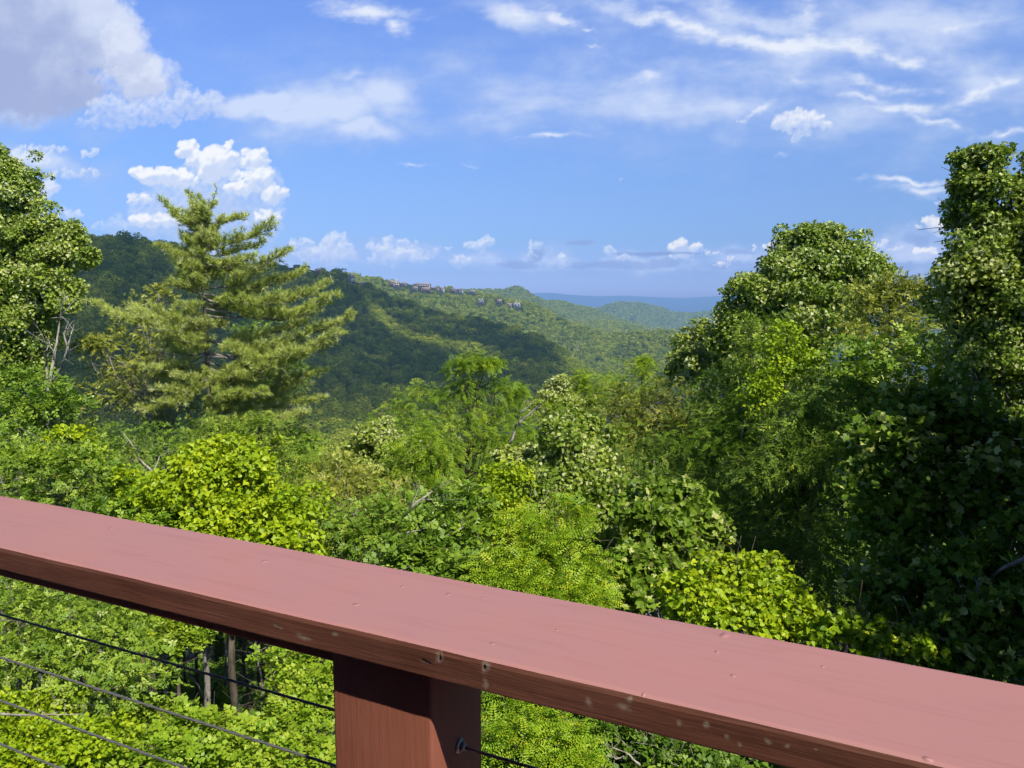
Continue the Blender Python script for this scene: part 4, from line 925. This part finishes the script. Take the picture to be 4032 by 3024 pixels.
tree('locust_tree', [(1310, 835, 34, 45, 30), (1270, 860, 34, 30, 30), (1380, 820, 33, 50, 34), (1430, 850, 32, 45, 34), (1330, 880, 33, 80, 50), (1390, 795, 33, 16, 26), (1255, 830, 34.5, 14, 30)], 'locust', 'bright locust tops left of the pale tulip tree, before the ridge', seed=19, nl=26, tint=.1, mul=.8)
tree('small_tree', [(1190, 920, 26, 70, 50), (1240, 960, 25, 60, 50), (1150, 970, 25, 60, 50), (1160, 1020, 24, 60, 40)], 'locust', 'mid green tree with a bare pale fork above its left side', seed=20, nl=36, bark='bark_pale', mul=.75)
tree('tulip_tree', [(1235, 935, 17.5, 60, 40), (1250, 990, 17, 80, 60), (1210, 1040, 16.5, 80, 60), (1280, 1070, 16.5, 75, 60), (1200, 1110, 16, 80, 60), (1300, 1140, 16, 90, 60), (1330, 1210, 15.5, 80, 60), (1160, 1080, 16, 50, 50)], 'tulip', 'glossy dark and light green tulip tree in the centre of the view', seed=21, nl=26, mul=1.0, size=0.75)
tree('tulip_tree', [(1130, 1000, 18, 36, 28), (1090, 990, 18, 22, 18), (1170, 1010, 18, 30, 24), (1150, 1050, 18, 36, 34)], 'tulip', 'small very pale leafed sapling touching the left of the central tulip tree', seed=22, nl=8, tint=.34, size=.9)
tree('climbing_vine', [(1100, 1060, 15, 40, 50), (1060, 1110, 14.5, 45, 50), (1110, 1150, 14, 50, 40), (1060, 1030, 15, 24, 22)], 'vine', 'yellowish vine climbing at the left foot of the central tulip tree', 'vine', seed=23, nl=12, tint=-.1, mul=.8, size=.8)
tree('locust_sapling', [(1130, 1150, 11.5, 45, 45), (1210, 1180, 11.3, 60, 50), (1160, 1230, 11, 90, 50), (1250, 1240, 11, 60, 50), (1100, 1250, 11, 60, 40), (1180, 1280, 10.6, 100, 40), (1260, 1300, 10.4, 60, 30), (1240, 1120, 11.5, 30, 36)], 'locusty', 'bright lime green young locust just above the middle of the rail', cat='sapling', seed=24, nl=30, tint=.05)
# --- right side
tree('tulip_tree', [(1488, 752, 33, 32, 30), (1525, 738, 33, 38, 34), (1475, 795, 32, 28, 30), (1520, 800, 32, 60, 50), (1570, 760, 32, 50, 40)], 'tulip', 'pale-topped tulip tree where the ridge meets the right wood', seed=25, nl=16, tint=.16)
tree('tulip_tree', [(1760, 560, 29, 80, 58), (1700, 600, 29, 75, 60), (1835, 590, 29, 62, 58), (1640, 655, 29, 65, 55), (1880, 620, 29, 36, 50), (1740, 690, 28.5, 120, 80), (1860, 650, 29, 45, 60), (1600, 720, 28.5, 50, 50), (1680, 780, 28, 110, 70), (1590, 680, 29, 30, 36), (1790, 525, 29, 26, 26), (1740, 525, 29, 26, 24), (1860, 570, 29, 26, 30)], 'tulip', 'large domed tulip tree rising above the horizon, right of centre', seed=26, nl=40, mul=1.1, rad=.26)
tree('feathery_tree', [(1880, 655, 24, 55, 40), (1925, 635, 24, 45, 30), (1975, 640, 24, 40, 30), (2010, 665, 24, 50, 38), (1945, 690, 24, 70, 50), (1900, 720, 23.5, 80, 50), (1990, 740, 23, 70, 50), (1860, 770, 23, 60, 50), (1930, 820, 23, 90, 60)], 'olive', 'olive feathery crown between the domed tree and the tall right edge tree', seed=27, nl=24, tint=.03)
tree('tulip_tree', [(2120, 370, 14.5, 42, 40), (2090, 400, 14.5, 30, 34), (2150, 450, 14.5, 65, 60), (2110, 520, 14.5, 55, 60), (2190, 520, 14.5, 70, 70), (2130, 620, 14.5, 80, 70), (2090, 600, 14.5, 50, 50), (2210, 640, 14.5, 80, 90), (2160, 740, 14.5, 100, 80), (2100, 690, 14.5, 50, 60), (2260, 400, 14.5, 50, 80), (2240, 520, 14.5, 60, 100), (2200, 850, 14.5, 110, 90), (2075, 650, 14.5, 30, 40), (2110, 345, 14.5, 22, 24)], 'tulip', 'towering tulip tree at the right edge, crown reaching far up the sky', seed=28, nl=50, mul=1.1, rad=.24, basexy=(10.6, 15), size=.62)
tree('cherry_tree', [(1650, 720, 23, 60, 40), (1640, 790, 22, 70, 60), (1700, 830, 21.5, 60, 60)], 'cherry', 'grey green narrow-leaved tree in front of the domed tree', seed=29, nl=20, tint=-0.02)
tree('climbing_vine', [(1700, 740, 20, 45, 34), (1680, 800, 20, 50, 50), (1740, 800, 20, 40, 50), (1650, 860, 19.5, 50, 50)], 'vine', 'patches of bright vine hanging on the grey green tree at right', 'vine', seed=30, nl=10, mul=.42, tint=-.12)
tree('small_tree', [(1350, 900, 28, 60, 40), (1420, 880, 28, 70, 50), (1480, 920, 27, 80, 60), (1390, 960, 27, 90, 60), (1340, 1000, 26, 60, 50), (1460, 1010, 26, 100, 60)], 'olive', 'broad olive brown tree in the hollow right of the central tulip tree', seed=31, nl=40, bark='bark_pale', tint=-0.14)  # lowered tint paints shade into the leaves
tree('cherry_tree', [(1760, 880, 17, 70, 36), (1700, 930, 17, 60, 45), (1800, 930, 16.5, 60, 50), (1720, 1000, 16.5, 100, 60), (1640, 1020, 17, 80, 50), (1800, 1010, 16, 70, 60)], 'cherry', 'drooping cherry with light green top, middle of the right wood', seed=32, nl=26, tint=-0.12)  # wood shade painted in by the lower tint
tree('small_tree', [(1560, 880, 24, 70, 60), (1600, 960, 23, 80, 60), (1540, 1000, 23, 70, 60)], 'shrub', 'dark green tree between the olive brown tree and the drooping cherry', seed=33, nl=36, tint=-0.3)  # dark tint is painted shade, not a darker leaf
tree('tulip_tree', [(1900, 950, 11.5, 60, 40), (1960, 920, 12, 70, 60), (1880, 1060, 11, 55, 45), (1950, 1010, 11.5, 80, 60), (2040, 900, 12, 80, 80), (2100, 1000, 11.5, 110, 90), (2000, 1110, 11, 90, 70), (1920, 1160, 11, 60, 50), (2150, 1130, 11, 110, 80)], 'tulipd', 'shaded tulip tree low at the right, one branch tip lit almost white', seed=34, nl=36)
tree('small_tree', [(1840, 800, 19, 60, 50), (1960, 800, 18, 70, 60), (2050, 800, 17, 60, 60), (1850, 850, 18, 60, 40)], 'maple', 'thin sunlit tree with small yellow green leaves before the right edge tree', seed=35, nl=36, mul=.8, tint=0)
tree('small_tree', [(1560, 1100, 18, 80, 60), (1650, 1130, 17, 90, 70), (1740, 1110, 16.5, 80, 70), (1830, 1180, 15, 80, 80), (1700, 1220, 15, 120, 60), (1600, 1200, 16, 70, 60)], 'cherry', 'very dark shaded tree in the deepest part of the right wood', seed=36, nl=40, tint=-0.3)  # deep shade painted in through the leaf tint
tree('tulip_sapling', [(1420, 1080, 14, 55, 40), (1480, 1090, 14, 45, 40), (1520, 1140, 13.5, 50, 40), (1410, 1150, 13, 70, 50), (1470, 1190, 13, 60, 40), (1370, 1240, 12, 60, 50), (1430, 1250, 12, 50, 36), (1350, 1300, 11.5, 50, 30)], 'tulipd', 'bluish green sapling with pale tips right of the central tulip tree', cat='sapling', seed=37, nl=20, tint=.15)
VM = tree('climbing_vine', [(1500, 1270, 10, 50, 30), (1560, 1240, 10, 70, 36), (1640, 1240, 10, 60, 36), (1520, 1300, 9.6, 90, 50), (1620, 1300, 9.6, 100, 50), (1700, 1320, 9.5, 70, 50), (1600, 1360, 9.2, 120, 40), (1480, 1310, 9.8, 50, 36), (1760, 1370, 9.2, 60, 36)], 'vine', 'sunlit grape vine mound above the right half of the rail', 'vine', seed=38, nl=30, tint=.0, mul=1.05, size=.9)
tree('climbing_vine', [(1830, 1370, 8.8, 80, 34), (1920, 1390, 8.6, 70, 30), (1990, 1400, 8.5, 50, 28)], 'vine', 'shaded trailing vine continuing right of the sunlit mound', 'vine', seed=39, nl=12, tint=-.35, size=.9)  # same vine leaf, its shade painted by a darker tint
tree('small_tree', [(2215, 1170, 9.6, 60, 70), (2150, 1440, 8.4, 90, 40), (2020, 1440, 8.6, 80, 36), (2100, 1250, 9.5, 100, 60), (1960, 1260, 10, 80, 60), (2180, 1340, 8.8, 90, 60), (2060, 1360, 8.8, 90, 50), (1900, 1300, 9.6, 70, 50)], 'tulipd', 'dark leafy tree in full shade at the lower right corner above the rail', seed=40, nl=40, tint=-.15)  # tint lowered to paint the full shade into the leaves
# --- below the rail
tree('shrub', [(60, 1330, 10, 110, 60), (180, 1340, 10, 100, 60), (280, 1390, 9.8, 80, 60), (100, 1440, 9.2, 130, 70), (240, 1470, 9, 110, 60), (-20, 1420, 9.4, 90, 90)], 'shrub', 'dense small-leaved shrub seen under the rail at the left edge', 'shrub', seed=41, nl=30, tint=.05, size=.85)
tree('shrub', [(620, 1450, 11, 60, 50), (680, 1480, 10.6, 60, 50), (640, 1540, 10, 70, 40)], 'weed', 'yellow green bush just left of the railing post, under the rail', 'shrub', seed=42, nl=20, tint=.12, size=0.6)
tree('sapling', [(350, 1370, 11.5, 40, 18), (400, 1385, 11.5, 36, 16), (380, 1350, 11.6, 50, 16)], 'weed', 'lone bright leafy sapling top hanging before the dark trunks', seed=43, nl=6, cat='sapling', tint=.15, size=0.6)
tree('shrub', [(1120, 1540, 9.5, 70, 36), (1180, 1590, 9, 70, 50), (1110, 1620, 8.6, 70, 50), (1230, 1640, 8.6, 60, 40)], 'locusty', 'feathery green bush seen below the rail right of the post', 'shrub', seed=44, nl=16)
tree('shrub', [(1330, 1600, 9.5, 80, 50), (1440, 1640, 9, 80, 50), (1560, 1680, 8.6, 80, 40)], 'maple', 'dark bush with bare grey twigs below the right half of the rail', 'shrub', seed=45, nl=30, bark='bark_pale', tint=-.2, mul=.7, size=0.6)
tree('shrub', [(60, 1560, 8.6, 130, 50), (20, 1640, 8, 120, 60), (170, 1620, 8.2, 110, 50)], 'vine', 'pale green leafy vines at the lower left corner', 'vine', seed=46, nl=12, tint=-.05, mul=.7, size=0.6)
tree('shrub', [(330, 1560, 9.4, 90, 40), (430, 1600, 9, 110, 50), (320, 1640, 8.4, 100, 50), (520, 1640, 8.8, 100, 50), (620, 1650, 9, 90, 50)], 'weed', 'low bright weeds with long leaves below the cables, left of the post', 'shrub', seed=47, nl=16, tint=.1, size=0.62)
print('LEAVES', TOTAL[0])

# ------------------------------------------------------------------ the white pine
def build_pine():
    rng = np.random.default_rng(77); Y0 = 30.0
    def zz(zx, zy): return (zx * .3473, 274.3 + zy * .3473)
    tr = [(455, 1060), zz(1300, 1650), zz(1290, 1450), zz(1280, 1250), zz(1268, 1050), zz(1255, 900), zz(1252, 830), zz(1265, 700), zz(1285, 600), zz(1310, 500), zz(1350, 378)]
    T_ = [at(px, py, Y0) for px, py in tr]
    base = T_[0].copy(); base[2] = ground_z(base[0], base[1]); root = empty('pine_tree', tuple(base))
    tag(root, 'tall yellow green pine with long open limbs, standing left of centre against the dark hill', 'tree')
    axis = [np.array([0, 0, -.3])] + [p - base for p in T_]; H = axis[-1][2]
    mb = MB(); mb.tube(axis, [max(.012, .19 * (1 - (p[2] / H)) ** .85) for p in axis], 10); tm = mb.mesh('trunk', True); tm.materials.append(G['bark']); link('trunk', tm, None, root)
    zs = np.array([p[2] for p in axis])
    def ax(z): return np.array([np.interp(z, zs, [p[k] for p in axis]) for k in range(3)])
    BR = []
    for (hy, tx, ty, dy) in [(560, 1205, 430, .3), (660, 1030, 480, -.4), (600, 1500, 565, -.2), (690, 1120, 545, .5), (760, 1680, 590, -.5), (790, 1620, 720, .6), (850, 1560, 800, -1.0), (860, 1000, 745, -.6), (820, 1110, 760, .8), (900, 1170, 870, -.8), (940, 1480, 850, 1.2),
                             (1010, 1780, 760, -.6), (1040, 1880, 880, .6), (1060, 1740, 1030, -1.6), (1040, 1110, 985, -.8), (1130, 2030, 960, .4), (1170, 2080, 1040, -.9), (1100, 1600, 1000, 1.8), (1250, 575, 1092, -.5), (1235, 830, 1112, .9), (1270, 980, 1130, -1.6), (1320, 1040, 1250, -2.4),
                             (1430, 2190, 1155, -.4), (1400, 2110, 1270, -1.4), (1330, 1900, 1200, 1.6), (1400, 1030, 1320, 1.6), (1450, 900, 1490, -.8), (1500, 1850, 1400, -2.2), (1570, 1860, 1590, .8), (1600, 1000, 1500, 1.4), (1560, 1640, 1480, -2.8)]:
        BR.append((at(*zz(1280, hy), Y0)[2], at(*zz(tx, ty), Y0 + dy)))
    for (hy, tx, ty, dy) in [(830, 690, 858, -.5), (860, 655, 890, -1.6), (900, 620, 938, .4), (840, 310, 880, -.4), (820, 365, 868, -1.8), (880, 545, 905, -2.6), (915, 600, 950, 1.6), (790, 700, 800, 1.2), (770, 340, 800, .8), (800, 560, 850, -3.0), (740, 650, 760, -2.4)]:
        BR.append((at(455, hy - 8, Y0)[2], at(tx, ty, Y0 + dy)))
    for k in range(46):
        t = rng.random() ** .8; z = np.interp(t, [0, 1], [at(450, 900, Y0)[2], at(460, 470, Y0)[2]]); a = rng.choice([-1, 1]) * math.pi / 2 + rng.normal() * .75
        r = (1 - t) * 2.1 + .4; p = ax(z - base[2]) + base; r *= rng.uniform(.6, 1.05)
        BR.append((z, p + np.array([math.cos(a) * r, math.sin(a) * r, rng.uniform(-.05, .3) * r + (.5 if t > .6 else 0)])))
    TP = []; TD = []; TS = []; TT = []
    for (z0, tip) in BR:
        p0 = ax(z0 - base[2]); p1 = np.asarray(tip) - base; L = np.linalg.norm(p1 - p0); d = unit(p1 - p0); n = 9; pts = []; ph = rng.random() * 6
        for i in range(n + 1):
            t = i / n; p = p0 + (p1 - p0) * t + np.array([0, 0, -.10 * L * math.sin(math.pi * t)]) * (1 if L > 1.6 else .3) + np.array([.04 * math.sin(ph + t * 5), .05 * math.cos(ph + t * 6), .03 * math.sin(t * 9 + ph)]) * L * math.sin(math.pi * t)
            pts.append(p)
        r0 = .012 + .0085 * L; mb = MB(); mb.tube(pts, [r0 * (1 - .8 * i / n) for i in range(n + 1)], 6)
        tw = [(pts, .30 if L > 2.5 else .2, 1.0, L)]
        m = int(6 + L * 7.0); bshade = rng.normal() * .05
        for q in range(m):
            t = .16 + .81 * (q + rng.random()) / m; k = t * n; a = pts[int(k)] + (pts[min(n, int(k) + 1)] - pts[int(k)]) * (k - int(k))
            sd_ = unit(np.cross(d, (0, 0, 1.0))) * (1 if q % 2 else -1); l = (.25 + .34 * L * (1 - t) ** .7 * rng.uniform(.5, 1.2)); l = min(l, 1.35)
            e = a + unit(sd_ * rng.uniform(.5, 1.0) + d * rng.uniform(.5, 1.0) + np.array([0, 0, rng.uniform(-.08, .32)])) * l
            pp = limb(mb, a, e, r0 * .32, .004, rng, 3, .06, 0, 4); tw.append((pp, .15, .8, l))
        bm = mb.mesh('branch', True); bm.materials.append(G['bark_grey']); link('branch', bm, None, root)
        for (pp, t0, w, l) in tw:
            cnt = max(3, int(l * (1 - t0) / .075)); pp = np.array(pp)
            for c in range(cnt):
                t = t0 + (1 - t0) * (c + rng.random()) / cnt if c else 1.0; k = t * (len(pp) - 1); i0 = min(len(pp) - 2, int(k)); a = pp[i0] + (pp[i0 + 1] - pp[i0]) * (k - i0); dd = unit(pp[i0 + 1] - pp[i0])
                TP.append(a + rng.normal(size=3) * .03); TD.append(unit(dd * (.9 if c == 0 else .5) + rng.normal(size=3) * .45 + np.array([0, 0, .55]))); TS.append(rng.uniform(.19, .33)); TT.append(.56 + bshade + rng.normal() * .16 + (.22 if c == 0 else 0))
    for k in range(26):   # leader
        t = k / 25; p = ax(H * (.83 + .17 * t)); TP.append(p); TD.append(unit(rng.normal(size=3) * .6 + np.array([0, 0, .8]))); TS.append(rng.uniform(.24, .34)); TT.append(.5)
    TP = np.array(TP); n = len(TP); print('TUFTS', n)
    V, L_, Z, t = leaves('tuft', TP, rng.normal(size=(n, 3)), np.array(TD), np.array(TS), np.clip(np.array(TT), 0, 1), .12, rng)
    me = np_mesh('needles', V, L_, Z, {'tint': t}); me.materials.append(G['pine']); link('crown', me, None, root)
build_pine()

# ------------------------------------------------------------------ bare and dead wood
def dead_tree(label, Y, lines, r0, mat='bark_pale', name='dead_tree', ground=True):
    rng = np.random.default_rng(abs(int(lines[0][0][0])) + 3); b = at(*lines[0][0], Y); base = np.array([b[0], b[1], ground_z(b[0], b[1]) if ground else b[2]])
    root = empty(name, tuple(base)); tag(root, label, 'dead tree' if ground else 'branch')
    for k, ln in enumerate(lines):
        mb = MB(); pts = [at(px, py, Y + rng.uniform(-.3, .3) * (i > 0)) - base for i, (px, py) in enumerate(ln)]
        if k == 0 and ground: pts = [np.array([0, 0, -.2])] + pts
        r = r0 * (1 if k == 0 else .55); n = len(pts); fine = []
        for i in range(n - 1):
            for q in range(3):
                t = q / 3; fine.append(pts[i] * (1 - t) + pts[i + 1] * t + (rng.normal(size=3) * .02 * r0 * 10 if q else 0))
        fine.append(pts[-1]); m = len(fine)
        mb.tube(fine, [r * (1 - .85 * i / (m - 1)) for i in range(m)], 7)
        for q in range(5):
            j = rng.integers(m // 2, m); mb_l = unit(rng.normal(size=3) + np.array([0, -.2, .5])); limb(mb, fine[j], fine[j] + mb_l * r0 * rng.uniform(4, 10), r * .22, .004, rng, 3, .08, 0, 4)
        me = mb.mesh('trunk', True); me.materials.append(G[mat]); link('trunk' if k == 0 else 'branch', me, None, root)
dead_tree('dead pale tree with bare forked limbs, beside the trunk of the left edge tree', 29.5, [[(103, 960), (101, 880), (108, 820), (118, 760), (128, 700), (141, 640)], [(108, 826), (128, 800), (140, 775), (150, 735), (160, 700)], [(104, 850), (100, 790), (96, 760), (108, 745)], [(140, 775), (146, 748), (138, 720), (148, 690)]], .11)
dead_tree('bare white forked branch rising out of the green bush in the centre foreground', 12.6, [[(800, 1230), (850, 1196), (905, 1178), (960, 1160), (1000, 1140)], [(905, 1178), (950, 1182), (1010, 1200), (1060, 1215)], [(860, 1190), (880, 1150), (920, 1140)]], .035, ground=False, name='bare_branch')
dead_tree('bare grey fork above the olive bush, with thin side twigs', 13.6, [[(870, 1120), (900, 1085), (935, 1060), (975, 1040)], [(905, 1080), (950, 1078), (990, 1080)], [(890, 1095), (905, 1050)]], .028, ground=False, name='bare_branch')
dead_tree('pale bare fork above the central tulip tree, left of its top', 22, [[(1100, 960), (1115, 920), (1160, 880), (1178, 865)], [(1120, 918), (1125, 890), (1150, 870)]], .05, ground=False, name='bare_branch')
dead_tree('tangle of pale dead sticks in the shade left of the yellow vine mound', 16, [[(300, 1060), (330, 1020), (300, 990), (285, 960), (262, 930)], [(330, 1020), (345, 985), (370, 975)], [(320, 1035), (360, 1020), (400, 1015)], [(365, 1090), (385, 1100), (420, 1110)]], .03, ground=False, name='bare_branch')
dead_tree('curved grey dead limb in the dark shade at the right edge', 9.0, [[(2230, 1200), (2170, 1225), (2130, 1260), (2105, 1290)]], .03, 'bark_grey', ground=False, name='bare_branch')
dead_tree('bare grey twigs hanging below the right half of the rail', 9.0, [[(1400, 1700), (1380, 1650), (1350, 1625), (1310, 1610)], [(1380, 1650), (1420, 1640), (1450, 1610)], [(1360, 1630), (1330, 1640), (1312, 1620)]], .022, ground=False, name='bare_branch')
dead_tree('thin pale stick lying across the weeds at the lower left edge', 8.0, [[(-40, 1540), (60, 1545), (180, 1542)]], .018, ground=False, name='bare_branch')

# slender trunks in the dark gap under the rail, each its own thing
def stem_tree(px, Y, w, label, mat, lean=0.0, group='slender trunks in the dark gap below the rail'):
    rng = np.random.default_rng(int(px)); b = at(px, 1480, Y); bz = ground_z(b[0], b[1]); root = empty('slender_tree', (b[0], b[1], bz)); tag(root, label, 'tree', group)
    H = at(px, 1150, Y)[2] - bz - 1.0; mb = MB(); pts = []
    for i in range(13):
        t = i / 12; pts.append(np.array([lean * H * t + .10 * mnoise.noise(Vector((t * 3, px, 0))) * H * .3, .1 * mnoise.noise(Vector((t * 3, px, 7))), H * t - .2]))
    mb.tube(pts, [.62 * w * (1 - .55 * i / 12) for i in range(13)], 9); C = []
    for q in range(10):
        j = rng.integers(2, 12); a = rng.random() * 6.283; e = pts[j] + np.array([math.cos(a), math.sin(a), .5]) * rng.uniform(.5, 1.4); limb(mb, pts[j], e, w * .22, .005, rng, 4, .08, 0, 5)
    me = mb.mesh('trunk', True); me.materials.append(G[mat]); link('trunk', me, None, root)
    me, C, CO, CR, n = crown_mesh('crown', [(np.array([lean * H, 0, H + .3]), (1.5, 1.5, 1.1))], 'shrub', rng, .7, -.1, 1.2); me.materials.append(G['shrub']); link('crown', me, None, root)
ST = [(305, 13, .07, 'reddish leaning trunk at the left side of the dark gap', 'bark_red', .03), (360, 17, .06, 'thin grey trunk in the dark gap, second from the left', 'bark_grey', .0), (402, 19, .05, 'thin dark trunk in the gap, left of the thickest one', 'bark', -.02), (448, 14.5, .12, 'thickest mottled grey trunk in the middle of the dark gap', 'bark_grey', .0),
      (425, 16, .07, 'brown trunk behind the left side of the thickest trunk', 'bark', .01), (487, 18, .06, 'thin pale trunk right of the thickest trunk', 'bark_grey', .015), (505, 21, .06, 'faint grey trunk deep in the gap toward the post', 'bark_grey', -.01), (530, 15.5, .07, 'dark trunk at the right end of the gap', 'bark', .02), (560, 19, .05, 'pale thin trunk half hidden by the yellow green bush', 'bark_pale', .0),
      (20, 11, .10, 'pale mottled trunk at the left edge behind the cables', 'bark_pale', -.01)]
for (px, Y, w, lab, mt, ln) in ST: stem_tree(px, Y, w, lab, mt, ln)

# ------------------------------------------------------------------ filling wood behind the named trees, trees of a few kinds
def fill_protos():
    out = []
    for k, (sp, ti) in enumerate((('maple', -.28), ('shrub', -.30), ('olive', -.26), ('locust', -.25), ('cherry', -.28))):  # low tints paint the fill trees dark, to read as shadow gaps
        rng = np.random.default_rng(900 + k); L3 = [(np.array([rng.uniform(-1.2, 1.2), rng.uniform(-1.2, 1.2), z]), (r, r, r * .8)) for z, r in ((9.5, 1.7), (8, 2.4), (8.3, 2.0), (6.2, 2.6), (6.6, 2.3), (4.3, 2.2), (4.6, 2.3))]
        me, C, CO, CR, n = crown_mesh('crown', L3, sp, rng, .62, ti, 1.3); me.materials.append(G[SPEC[sp]['mat']]); tm = trunk_mesh(C, CO, (0, 0, -.5), (0, 0, 10), .15, rng, 26); tm.materials.append(G['bark_grey']); out.append((me, tm)); TOTAL[0] += n
    return out
def fill_wood():
    prot = fill_protos(); rng = np.random.default_rng(31); k = 0
    # (px, Y, top py)
    L_ = []
    for Y, step in ((22, 210), (30, 180), (40, 150), (54, 130), (72, 110)):
        px = -160 + rng.uniform(0, 60)
        while px < 2400:
            L_.append((px, Y * rng.uniform(.92, 1.08))); px += step * rng.uniform(.8, 1.2)
    lim = [(-300, 980), (0, 1000), (200, 1060), (500, 1130), (640, 1160), (740, 1150), (800, 1090), (900, 960), (1000, 920), (1130, 900), (1250, 890), (1400, 850), (1500, 800), (1600, 770), (1750, 740), (1900, 760), (2050, 780), (2500, 760)]
    for (px, Y) in L_:
        tpy = float(np.interp(px, [a for a, b in lim], [b for a, b in lim])) + rng.uniform(20, 90)
        p = at(px, tpy, Y); gz = ground_z(p[0], p[1]); H = p[2] - gz
        if H < 3.5 or H > 22: H = min(max(H, 3.5), 22)
        me, tm = prot[int(rng.integers(0, 5))]; sc_ = H / 11.3
        r = empty('woodland_tree', (p[0], p[1], gz), rng.uniform(0, 6.28)); r.scale = (sc_ * .95 + .1, sc_ * .95 + .1, sc_)
        tag(r, 'leafy tree filling the wood on the slope behind the front row of trees', 'tree', 'trees filling the wood on the slope')
        a = bpy.data.objects.new('crown', me); COL.objects.link(a); a.parent = r; b = bpy.data.objects.new('trunk', tm); COL.objects.link(b); b.parent = r
fill_wood()

# tall trees beside the deck, right of the view, that keep the lower right in shade
def side_trees():
    rng = np.random.default_rng(64)
    for (x, y, z, r, h, lab) in ((9.3, 8.8, 1.0, 2.0, 3.0, 'tall leafy tree beside the deck just outside the right edge'), (14.5, 9.0, -1.5, 2.4, 3.0, 'second tall leafy tree beyond the right edge, farther from the deck'), (8.3, 5.6, .5, 1.5, 2.3, 'lower leafy tree close to the deck on the right')):
        gz = ground_z(x, y); root = empty('broadleaf_tree', (x, y, gz)); tag(root, lab, 'tree'); o = np.array([x, y, gz])
        L3 = [(np.array([x, y, z]) - o, (r, r, h)), (np.array([x + .8, y - .6, z - 2.6]) - o, (r * .9, r * .9, h * .7)), (np.array([x - .2, y + .4, z + h * .6]) - o, (r * .6, r * .6, h * .5))]
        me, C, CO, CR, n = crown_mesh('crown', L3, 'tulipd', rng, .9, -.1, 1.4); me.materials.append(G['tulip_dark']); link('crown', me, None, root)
        tm = trunk_mesh(C, CO, (0, 0, -.3), (0, 0, z - gz), .16, rng, 20); tm.materials.append(G['bark_grey']); link('trunk', tm, None, root)
side_trees()
print('LEAVES', TOTAL[0])

def undergrowth():
    rng = np.random.default_rng(8); n = 52000
    r = np.sqrt(rng.uniform(4.5 ** 2, 34 ** 2, n)); a = rng.uniform(-.85, .85, n); x = r * np.sin(a); y = r * np.cos(a)
    keep = np.ones(n, bool); P = np.zeros((n, 3))
    for i in range(n):
        h = mnoise.noise(Vector((x[i] * .5, y[i] * .5, 4)))
        gap = -6.6 < x[i] - 0 and x[i] < -1.0 and 12.0 < y[i] < 22
        P[i] = (x[i], y[i], ground_z(x[i], y[i]) + max(0, .25 + .5 * h) * rng.random() * (.4 if gap else 1.2) + .03); keep[i] = rng.random() < (.35 if gap else 1)
    P = P[keep]; n = len(P); N = np.array([0, 0, 1.0]) + rng.normal(size=(n, 3)) * .45; D = rng.normal(size=(n, 3)) + np.array([0, 0, .3])
    V, L, Z, t = leaves('maple', P, N, D, rng.uniform(.16, .34, n), np.clip(rng.normal(.30, .14, n), 0, .9), .05, rng)  # low tint paints the shade under the trees
    me = np_mesh('undergrowth', V, L, Z, {'tint': t}); me.materials.append(G['shrub']); o = link('undergrowth', me); tag(o, 'low leafy plants covering the slope under the trees', 'undergrowth', kind='stuff')
undergrowth()
# unseen dark wall added behind the viewer to block sky light
def sky_block_wall():
    mb = MB(); mb.box((-7, -2.75, -1.5), (7, -2.55, 6.6)); mw, nt = new_mat('dark_block_wall'); T = NT(nt); p = T.n('ShaderNodeBsdfPrincipled')
    oc = T.n('ShaderNodeTexCoord').outputs['Object']; T.lk(T.ramp(T.noise(T.mapping(oc, sc=(1, 1, 9)), 3, 4), [(.3, (.03, .02, .015)), (.7, (.06, .04, .03))]), p.inputs['Base Color']); p.inputs['Roughness'].default_value = .8; T.out(p.outputs[0])
    root = empty('house', (0, 0, ZB), -RA); tag(root, 'unseen dark wall added behind the viewer to block sky light', 'house'); link('wall', mb.mesh('wall'), mw, root)
sky_block_wall()

for (lab, px, py, h) in (('leafless grey tree standing on the dark hill just right of the left edge tree', 262, 640, 22), ('leafless pale tree near the lower edge of the dark hill, right of the pine', 768, 838, 26), ('leafless grey tree on the dark hill beside the tips of the pine branches', 713, 748, 22), ('thin grey snag standing on the sunlit slope above the central locust', 1247, 760, 22)):
    nm = 'A' if px < 1200 else 'B'; y0 = interp(LAY[nm]['crest'], px, 1); y1 = interp(LAY[nm]['foot'], px, 1); q = hill_point(nm, px, (py - y0) / (y1 - y0)); Yd = q[1] * .975
    dead_tree(lab, Yd, [[(px, py), (px + 1, py - h * .5), (px - 1, py - h)], [(px, py - h * .35), (px + 6, py - h * .7), (px + 8, py - h * .95)], [(px, py - h * .3), (px - 6, py - h * .6), (px - 9, py - h * .8)]], .3 * Yd / 700, 'bark_far', ground=False, name='dead_tree')

def vine_shoots():
    rng = np.random.default_rng(12); o = np.array(VM.location)
    for (x0, y0, x1, y1) in ((1580, 1240, 1520, 1168), (1600, 1225, 1548, 1160), (1690, 1250, 1722, 1212), (1770, 1330, 1800, 1270), (1450, 1290, 1405, 1262)):
        a = at(x0, y0, 9.8) - o; b = at(x1, y1, 9.7) - o; mb = MB(); pts = limb(mb, a, b, .006, .0025, rng, 7, .05, -.06, 4)
        me = mb.mesh('shoot', True); me.materials.append(G['bark_red']); st = link('shoot', me, None, VM)
        P = []; T_ = []
        for p in pts[1:]:
            for q in range(2): P.append(p + rng.normal(size=3) * .015); T_.append(rng.uniform(.6, .9))
        n = len(P); V, L, Z, t = leaves('vine', np.array(P), rng.normal(size=(n, 3)) + np.array([0, -.4, .5]), rng.normal(size=(n, 3)), np.linspace(.075, .03, n), np.array(T_), .05, rng)
        me = np_mesh('shoot_leaves', V, L, Z, {'tint': t}); me.materials.append(G['vine']); link('leaves', me, None, st)
vine_shoots()
